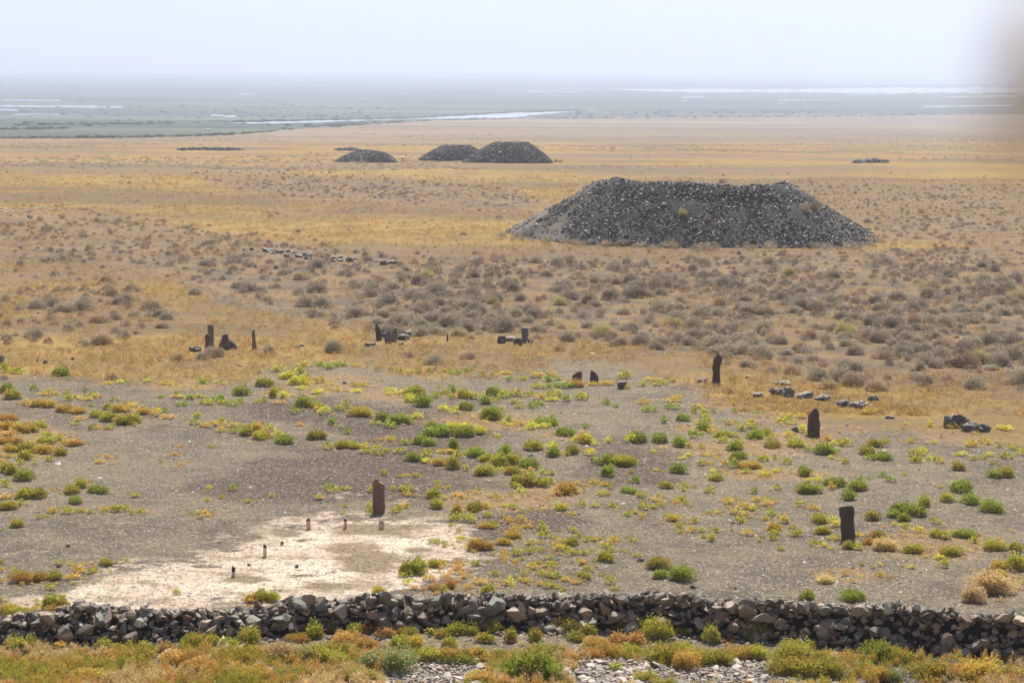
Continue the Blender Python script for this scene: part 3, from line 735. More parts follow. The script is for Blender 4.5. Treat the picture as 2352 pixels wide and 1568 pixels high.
for k, (x0, x1, y0, y1) in enumerate([(795, 835, 95, 115), (855, 890, 90, 112), (958, 1040, 92, 125), (1020, 1078, 118, 141), (1065, 1145, 108, 136), (1165, 1206, 107, 128), (1205, 1258, 118, 137), (1145, 1196, 145, 171), (1235, 1305, 154, 172),
        (1300, 1381, 130, 158), (1325, 1382, 165, 189), (1343, 1386, 121, 136), (1540, 1606, 165, 191), (1538, 1592, 194, 209), (1604, 1656, 192, 207), (1615, 1653, 157, 180), (1680, 1738, 172, 208), (1734, 1776, 176, 190), (1915, 1960, 197, 213),
        (1963, 2040, 197, 237), (2036, 2120, 203, 226), (1868, 1906, 231, 245), (1062, 1103, 238, 268)]):
    wd = ['lone pale', 'small dark', 'largest light topped', 'short brown', 'long dark', 'narrow pale', 'low pale', 'blunt brown', 'thin', 'wide grey', 'dark ended', 'thin upper', 'wide brown', 'flat pale', 'flat white', 'small upright', 'tall dark', 'pointed pale', 'small grey', 'large dark heaped', 'long low dark', 'small faint', 'tilted grey'][k]
    plc = ['at the left end of the fallen row', 'next to the left end of the fallen row', 'starting the dense part of the fallen row', 'just under the largest light topped slab', 'third along the dense part', 'between the long dark slab and a low pale one', 'in the upper line of the dense part',
           'in the lower line of the dense part', 'lying in the lower middle of the dense part', 'at the right of the dense part', 'lowest at the right of the dense part', 'at the top right of the dense part', 'first of the middle cluster', 'below the first of the middle cluster',
           'lowest of the middle cluster', 'above the flat white slab in the middle cluster', 'closing the middle cluster', 'right of the tall dark one in the middle cluster', 'left of the heaped dark slabs at the right end', 'at the right end of the fallen row', 'last at the far right end of the row', 'below the right end of the row', 'alone below the dense part of the fallen row'][k]
    boulder('fallen_slab', bx(Z4, x0, x1, y0, y1), M_SLAB if k % 3 else M_BOULDER, wd + ' slab ' + plc, 'slab', 'fallen slabs in a row left of the large mound')
for (u0, u1, v0, v1), lb in [((-6, 12, 817, 836), 'pale topped dark rock cut by the left edge of the photo'), ((99, 110, 826, 835), 'small black rock in dry grass near the left edge'), ((84, 88, 824, 831), 'tiny pale upright rock near the left edge'),
                             ((162, 171, 820, 826), 'small dark rock in dry grass, third from the left edge'), ((1692, 1702, 577, 585), 'small pale block at the foot of the large mound'), ((62, 75, 495, 501), 'small dark rock beside the pale track'),
                             ((2060, 2066, 700, 706), 'tiny dark rock among shrubs right of centre'), ((1462, 1478, 1281, 1289), 'small dark flat stone on gravel above the wall, right of the white patch'),
                             ((150, 160, 1250, 1256), 'small dark stone at the left on the bare gravel'), ((130, 142, 1294, 1302), 'small dark stone at the left, below another one')]:
    boulder('rock', (u0, u1, v0, v1), M_BOULDER if 'dark' in lb or 'black' in lb else M_PALE, lb, 'rock')

# ------------------------------------------------------------------ short wooden posts on the white patch
m_wood, nt, b = new_mat('weathered_post_wood')
tc = nd(nt, 'ShaderNodeTexCoord').outputs['Object']
mp = nd(nt, 'ShaderNodeMapping'); mp.inputs['Scale'].default_value = (1, 1, 0.12); nt.links.new(tc, mp.inputs[0])
g = noise_n(nt, 28, 5, 0.7, mp.outputs[0])
nt.links.new(ramp(nt, g, [(0.35, (0.30, 0.19, 0.11)), (0.52, (0.66, 0.52, 0.36)), (0.7, (0.80, 0.68, 0.53))]), b.inputs['Base Color']); b.inputs['Roughness'].default_value = 0.85
bp = nd(nt, 'ShaderNodeBump'); bp.inputs['Strength'].default_value = 0.6; bp.inputs['Distance'].default_value = 0.01
nt.links.new(g, bp.inputs['Height']); nt.links.new(bp.outputs[0], b.inputs['Normal'])
m_char, nt, b = new_mat('charred_wood')
b.inputs['Base Color'].default_value = (0.025, 0.02, 0.018, 1); b.inputs['Roughness'].default_value = 0.8
def post(x0, x1, y0, y1, capf, label, lean=0.0):
    o0, k = Z8
    uc = o0[0] + k * (x0 + x1) / 2; vb = o0[1] + k * y1
    P = ground(np.array([uc]), np.array([vb - 0.5]))[0]; s = mpp(P)
    rad = (x1 - x0) * k * s / 2 * 1.12; ht = (y1 - y0) * k * s / math.cos(0.22) - rad * 0.3
    root = link('wooden_post', None, P, (random.uniform(-0.05, 0.05), lean, random.uniform(0, 3)))
    tag(root, label, 'post', 'short posts standing on the white patch')
    def tube(z0, z1, r0, r1, top_slant, nm, mt):
        vs, fs = [], []; seg = 12; nrw = 5
        for a_ in range(nrw):
            t = a_ / (nrw - 1)
            for q in range(seg):
                an = 2 * math.pi * q / seg
                rr2 = (r0 + (r1 - r0) * t) * (1 + 0.10 * mnoise.noise(Vector((math.cos(an) * 1.5 + x0, math.sin(an) * 1.5, (z0 + (z1 - z0) * t) * 4))))
                zz = z0 + (z1 - z0) * t + (top_slant * math.sin(an + 1.0) * rad if a_ == nrw - 1 else 0)
                vs.append((rr2 * math.cos(an), rr2 * math.sin(an), zz))
        for a_ in range(nrw - 1):
            for q in range(seg): fs.append((a_ * seg + q, a_ * seg + (q + 1) % seg, (a_ + 1) * seg + (q + 1) % seg, (a_ + 1) * seg + q))
        fs.append(tuple(range((nrw - 1) * seg, nrw * seg)))
        me_ = bpy.data.meshes.new(nm); me_.from_pydata(vs, [], fs); me_.update(); me_.materials.append(mt)
        link(nm, me_, parent=root)
    tube(-0.12, ht * (1 - capf), rad * 0.98, rad * 0.92, 0, 'shaft', m_wood)
    tube(ht * (1 - capf) - 0.004, ht, rad * 0.96, rad * 0.72, 0.45, 'charred_top', m_char)
post(835, 868, 440, 522, 0.13, 'thick tall pale post with a dark top, back row on the white patch, leftmost')
post(1127, 1152, 440, 516, 0.14, 'slim tall pale post in the back row, middle one')
post(1402, 1445, 460, 520, 0.10, 'squat wide orange tinted post in front of the reddish standing stone', 0.1)
post(496, 522, 640, 738, 0.22, 'tallest slim post standing alone left of the tan ground')
post(247, 276, 812, 895, 0.45, 'half blackened pointed post, nearest to the stone wall')
post(627, 656, 617, 648, 0.4, 'short leaning post stub right of the tallest slim post', 0.3)
post(372, 400, 789, 809, 0.6, 'low blackened stub behind the half blackened post', 0.25)
post(742, 772, 802, 824, 0.6, 'low blackened stub on the white patch, right of all the near posts', 0.1)

M_DARKCORE, nt, b = new_mat('wall_gap_shade')
b.inputs['Base Color'].default_value = (0.02, 0.018, 0.016, 1); b.inputs['Roughness'].default_value = 0.95  # shadow in the wall's gaps, painted as a near-black colour
# ------------------------------------------------------------------ dry stone wall
WB = [(-420, 1500), (0, 1483), (300, 1478), (500, 1468), (640, 1462), (800, 1455), (1000, 1450), (1200, 1450), (1350, 1452), (1500, 1454), (1700, 1470), (1850, 1484), (2050, 1498), (2352, 1520), (2800, 1555)]
WT = [(-420, 1425), (0, 1412), (80, 1405), (160, 1390), (230, 1382), (260, 1400), (400, 1394), (560, 1396), (700, 1374), (900, 1368), (1200, 1363), (1500, 1361), (1700, 1374), (1900, 1386), (2100, 1386), (2352, 1412), (2800, 1440)]
wall = link('stone_wall', None, ground(np.array([1176.0]), np.array([1452.0]))[0])
tag(wall, 'long low dry stone wall of dark angular stones crossing the foreground', 'stone wall')
wl0 = np.array(wall.location)
stones = []
u_ = -420.0
fr_u = np.arange(-420, 2800, 4.0)
fbase = ground(fr_u, np.interp(fr_u, [p[0] for p in WB], [p[1] for p in WB]))
def wall_at(u):
    i_ = np.clip((u + 420) / 4.0, 0, len(fr_u) - 1.001); a_ = int(i_); t = i_ - a_
    return fbase[a_] * (1 - t) + fbase[a_ + 1] * t
TH = 0.80
for u in np.arange(-410, 2790, 3.7):
    P = wall_at(u); s = mpp(P)
    vb = np.interp(u, [p[0] for p in WB], [p[1] for p in WB]); vt = np.interp(u, [p[0] for p in WT], [p[1] for p in WT])
    Hw = ((vb - vt) * s - TH * 0.24) * (0.95 + 0.16 * mnoise.noise(Vector((P[0] * 0.9, 3, 0))) + 0.10 * mnoise.noise(Vector((P[0] * 3.1, 8, 0))))
    for _ in range(2):
        # front face, leaning back slightly
        f = random.random()
        sz = random.uniform(0.10, 0.36) * (1.5 if random.random() < 0.18 else 1)
        stones.append((P[0] + random.uniform(-.06, .06), P[1] + 0.04 + 0.58 * f * Hw + random.uniform(-.07, .05), f * (Hw - 0.10) + 0.05, sz))
    f = random.random()
    stones.append((P[0] + random.uniform(-.06, .06), P[1] + random.uniform(0.45, TH), Hw - random.uniform(-0.05, 0.14), random.uniform(0.16, 0.44)))
    if random.random() < 0.5: stones.append((P[0], P[1] + TH + random.uniform(-0.05, .12), random.random() * Hw * 0.9, random.uniform(0.15, 0.3)))
    if random.random() < 0.5: stones.append((P[0], P[1] - abs(random.gauss(0, 0.28)), 0.02, random.uniform(0.05, 0.24)))
    if random.random() < 0.25: stones.append((P[0], P[1] + TH + abs(random.gauss(0, 0.3)), 0.02, random.uniform(0.05, 0.2)))
st = np.array(stones)
st[:, 2] += terr(st[:, 0], st[:, 1])
uu, vv_, zz_ = proj(st[:, :3])
infr = (uu > -20) & (uu < 2370) & (st[:, 2] > 0.02)
# the largest stones in view stand forward as parts of their own
order = np.argsort(-(st[:, 3] * infr * (st[:, 1] < np.interp(st[:, 0], fbase[:, 0], fbase[:, 1]) + 0.55)))
bigs = order[:100]; rest = order[100:]
Vr, Fr, Cr = scatter(st[rest, :3] - wl0, np.clip(st[rest, 3][:, None] * rng.uniform(0.75, 1.45, (len(rest), 3)), 0.05, 0.6), HI, 0.5)
tag(link('small_stones', mesh_np('small_stones', Vr, Fr, M_WALL, Cr), parent=wall), kind='stuff')
hi_mesh = []
for k, (Vp, Fp) in enumerate(HI):
    c = np.full((len(Vp), 3), k / 13.0)
    me_ = mesh_np('stone', Vp, Fp, M_WALL_O, c)
    hi_mesh.append(me_)
for k in bigs:
    o = link('stone', hi_mesh[random.randrange(len(HI))], st[k, :3] - wl0 + np.array([0, -0.05, 0]), [random.gauss(0, 0.45), random.gauss(0, 0.45), random.uniform(0, 6.28)],
             [st[k, 3] * random.uniform(1.1, 1.8), st[k, 3] * random.uniform(1.0, 1.4), st[k, 3] * random.uniform(1.1, 1.8)], wall)
# inner core of the wall, coloured near black as shade between the stones
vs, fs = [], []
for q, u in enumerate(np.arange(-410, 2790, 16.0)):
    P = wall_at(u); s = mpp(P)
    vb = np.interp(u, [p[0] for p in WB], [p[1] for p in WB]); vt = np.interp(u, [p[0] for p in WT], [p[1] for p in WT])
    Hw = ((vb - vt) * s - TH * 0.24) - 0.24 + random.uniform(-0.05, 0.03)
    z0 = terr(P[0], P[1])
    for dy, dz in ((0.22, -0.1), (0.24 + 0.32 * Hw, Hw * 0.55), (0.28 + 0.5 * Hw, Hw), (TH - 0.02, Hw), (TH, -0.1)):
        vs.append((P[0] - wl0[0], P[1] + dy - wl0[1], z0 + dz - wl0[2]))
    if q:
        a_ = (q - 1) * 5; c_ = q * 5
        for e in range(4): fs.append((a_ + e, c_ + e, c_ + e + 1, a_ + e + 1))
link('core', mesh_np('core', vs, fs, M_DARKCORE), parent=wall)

# ------------------------------------------------------------------ loose stones on the bank at the bottom of the picture
pale_mesh = {}; loose_items = []
for tn, cc in (('pale', [(0.48, 0.43, 0.38), (0.60, 0.54, 0.47)]), ('tan', [(0.42, 0.31, 0.22), (0.48, 0.37, 0.28)]), ('grey', [(0.19, 0.185, 0.18), (0.27, 0.26, 0.245)])):
    mt = stone_mat(tn + '_loose_stone', cc, 0.6, 0.4, 2.0, use_attr=False)
    pale_mesh[tn] = [mesh_np('loose_stone', Vp * [1, 1, 0.6], Fp, mt, np.full((len(Vp), 3), 0.5)) for Vp, Fp in HI[:8]]
LANES = [((850, 1115), (1510, 1575), 75, 'bank left of the bright green shrub at the bottom edge'), ((1285, 1500), (1511, 1575), 70, 'bank right of the bright green shrub at the bottom edge'), ((1500, 1920), (1514, 1575), 110, 'long bank at the bottom edge, right of the middle'),
         ((0, 130), (1535, 1575), 9, 'weedy bank in the bottom left corner'), ((160, 860), (1480, 1570), 30, 'weedy ground below the wall on the left')]
SZW = ['small', 'medium', 'large']; COLW = ['grey', 'tan', 'dark', 'pale']
for (ua, ub), (va, vb), n_, where in LANES:
    for k in range(n_):
        u = random.uniform(ua, ub); v = random.uniform(va, vb)
        P = ground(np.array([u]), np.array([v]))[0]
        sz = random.uniform(0.12, 0.34) * (1.45 if random.random() < 0.2 else 1)
        tn = random.choice(['pale', 'tan', 'grey', 'pale'])
        o = link('loose_stone', random.choice(pale_mesh[tn]), P + np.array([0, 0, sz * 0.12]), (random.gauss(0, .25), random.gauss(0, .25), random.uniform(0, 6.28)), [sz * random.uniform(0.8, 1.4) for _ in range(2)] + [sz])
        o['category'] = 'loose stone'
        loose_items.append((o, u, v, ('large ' if sz > 0.27 else 'medium ' if sz > 0.18 else 'small ') + tn + ' loose stone'))

bk = []
for cu_, cv_, ru_, rv_, n_ in ((985, 1548, 135, 34, 1400), (1392, 1550, 112, 36, 1300), (1710, 1552, 220, 34, 2400)):
    a_ = rng.uniform(0, 6.28, n_); r_ = np.sqrt(rng.uniform(0, 1, n_))
    bk.append(ground(cu_ + ru_ * r_ * np.cos(a_), np.minimum(cv_ + rv_ * r_ * np.sin(a_), 1598)))
bk = np.concatenate(bk); sz = rng.uniform(0.04, 0.15, len(bk)); bk[:, 2] += sz * 0.2
Vr, Fr, Cr = scatter(bk, sz, HI[:6] + FLAT[:4], 0.3)
tag(link('bank_rubble', mesh_np('bank_rubble', Vr, Fr, stone_mat('bank_rubble_stone', [(0.16, 0.15, 0.14), (0.38, 0.30, 0.23), (0.25, 0.23, 0.21), (0.50, 0.44, 0.37), (0.30, 0.26, 0.24)], 0.6, 0.4, 2.0), Cr)), 'pale broken rubble filling the bank at the bottom of the photo', 'rubble', kind='stuff')
# ------------------------------------------------------------------ gravel scattered over the field (stuff)
def zone_pts(n, y0, y1, spread=0.31, power=1.0):
    y = y0 + (y1 - y0) * rng.uniform(0, 1, n) ** power
    x = rng.uniform(-spread, spread, n) * y
    z = terr(x, y)
    P = np.stack([x, y, z], -1)
    u, v, _ = proj(P)
    return P, u, v
P, u, v = zone_pts(90000, 46, 128, 0.29, 1.25)
keep = rng.uniform(0, 1, len(P)) < (0.15 + 0.85 * zone_gravel(u, v)) * (1 - 0.72 * zone_white(u, v)) * (1 - 0.4 * zone_tan(u, v))
P = P[keep]; u = u[keep]; v = v[keep]
sz = 0.025 + rng.exponential(0.024, len(P)); sz = np.clip(sz, 0.025, 0.17) * np.where(rng.uniform(0, 1, len(P)) < 0.02, 2.6, 1)
rub = ell(u, v, 1800, 1335, 110, 26, 0.6) * 0.05 + 0.02 * (v > 1440) + ell(u, v, 2000, 1350, 300, 60, 0.6) * 0.02
sz = sz + rub * rng.uniform(0, 1, len(P))
P[:, 2] += sz * 0.05
Vr, Fr, Cr = scatter(P, sz, FLAT + LOW[:4], 0.18)
tag(link('gravel', mesh_np('gravel', Vr, Fr, M_GRAVEL, Cr)), 'loose grey gravel and stone chips strewn over the bare field', 'gravel', kind='stuff')
P, u, v = zone_pts(9000, 110, 240, 0.29)
keep = rng.uniform(0, 1, len(P)) < 0.25 + 0.6 * zone_shrub(u, v)
P = P[keep]; sz = 0.06 + rng.exponential(0.05, len(P)); sz = np.clip(sz, 0.05, 0.32)
Vr, Fr, Cr = scatter(P, sz, FLAT, 0.18)
tag(link('stone_chips', mesh_np('stone_chips', Vr, Fr, M_GRAVEL, Cr)), 'stone chips strewn between the dry shrubs of the steppe', 'stone chips', kind='stuff')

def clear_of(u, v, dv=11):
    k = np.ones(len(u), bool)
    for a_, c_, vb in EXC: k &= ~((u > a_ - 4) & (u < c_ + 4) & (v > vb - 9) & (v < vb + dv))
    return k
# ------------------------------------------------------------------ plants
KC = {'g': ([(0.221, 0.270, 0.043), (0.309, 0.356, 0.057), (0.375, 0.410, 0.071)], 0.05), 'm': ([(0.364, 0.367, 0.052), (0.475, 0.443, 0.067), (0.287, 0.313, 0.048)], 0.2),
      'y': ([(0.582, 0.560, 0.070), (0.672, 0.594, 0.085), (0.482, 0.493, 0.070)], 0.2), 'o': ([(0.414, 0.381, 0.060), (0.515, 0.414, 0.075), (0.616, 0.392, 0.100)], 0.45),
      'r': ([(0.58, 0.35, 0.13), (0.64, 0.42, 0.17), (0.50, 0.37, 0.12)], 0.5), 'd': ([(0.68, 0.52, 0.24), (0.74, 0.58, 0.30), (0.56, 0.43, 0.22)], 0.0),
      'G': ([(0.28, 0.33, 0.15), (0.36, 0.40, 0.19), (0.23, 0.28, 0.13)], 0.12)}
ORA = np.array([0.60, 0.36, 0.11])
def plant_arrays(kind, n, seed, leaf=(0.05, 0.15), up=0.75, lobes=5):
    """many small upright leaf faces filling an uneven dome one unit wide and one unit high"""
    g_ = np.random.default_rng(seed)
    cols, mixo = KC[kind]; cols = np.array(cols)
    lc = g_.uniform(-0.26, 0.26, (lobes, 2)); lh = g_.uniform(0.7, 1.0, lobes); lr = g_.uniform(0.2, 0.32, lobes)
    lc[0] = 0; lh[0] = 1; lr[0] = 0.34
    li = g_.integers(0, lobes, n)
    a = g_.uniform(0, 2 * np.pi, n); r = np.sqrt(g_.uniform(0, 1, n)); t = g_.uniform(0, 1, n) ** 0.55
    rr2 = r * lr[li] * 0.98
    x = lc[li, 0] + rr2 * np.cos(a); y = lc[li, 1] + rr2 * np.sin(a)
    shoot = 1 + 0.28 * np.sin(x * 31 + seed) * np.sin(y * 27 + 2 * seed)
    zt = lh[li] * np.sqrt(np.clip(1 - r ** 2.2, 0.0, 1)) * 0.88 * shoot
    z = zt * t
    d = np.stack([x * 1.5 + g_.normal(0, .25, n), y * 1.5 + g_.normal(0, .25, n), np.full(n, up) + g_.normal(0, .2, n)], -1)
    d /= np.linalg.norm(d, axis=1, keepdims=True)
    sde = np.cross(d, g_.normal(0, 1, (n, 3))); sde /= np.linalg.norm(sde, axis=1, keepdims=True)
    L = g_.uniform(0.6, 1.4, n) * leaf[1]; W = g_.uniform(0.7, 1.3, n) * leaf[0]
    p = np.stack([x, y, z], -1)
    Vv = np.stack([p - sde * W[:, None] * 0.5, p + d * L[:, None] * 0.5 - sde * W[:, None] * 0.7, p + d * L[:, None], p + d * L[:, None] * 0.5 + sde * W[:, None] * 0.7], 1)
    Ff = np.arange(4 * n).reshape(-1, 4)
    c = cols[g_.integers(0, len(cols), n)] * g_.uniform(0.8, 1.2, (n, 1))
    lob_o = g_.uniform(0, 1, lobes) < mixo * 0.55
    om = (g_.uniform(0, 1, n) < mixo * (1.1 - 1.2 * z)) | (lob_o[li] & (g_.uniform(0, 1, n) < 0.6))
    c[om] = ORA * g_.uniform(0.8, 1.2, (om.sum(), 1))
    return Vv.reshape(-1, 3), Ff, np.repeat(c, 4, axis=0)
def plant_mesh(name, kind, n, seed, mat, **kw):
    a_, f_, c_ = plant_arrays(kind, n, seed, **kw)
    return mesh_np(name, a_, f_, mat, c_)
PL = {}
for kd in 'gmyordG':
    PL[kd, 0] = [plant_mesh('bush', kd, 260, 10 + s, M_LEAF, leaf=(0.075, 0.2), lobes=3) for s in range(4)]
    PL[kd, 1] = [plant_mesh('bush', kd, 900, 20 + s, M_LEAF, leaf=(0.045, 0.15), lobes=6) for s in range(5)]
    PL[kd, 2] = [plant_mesh('bush', kd, 2600, 40 + s, M_LEAF, leaf=(0.024, 0.11), lobes=9) for s in range(4)]
LA = ((0, 803.9), 0.3418); LD = ((631.6, 803.9), 0.3418); LE = ((1378.0, 861.3), 0.4141); LF = ((746.5, 1148.4), 0.3418); LG = ((1550.4, 1091.0), 0.3408); LH = ((0, 1148.4), 0.3418)
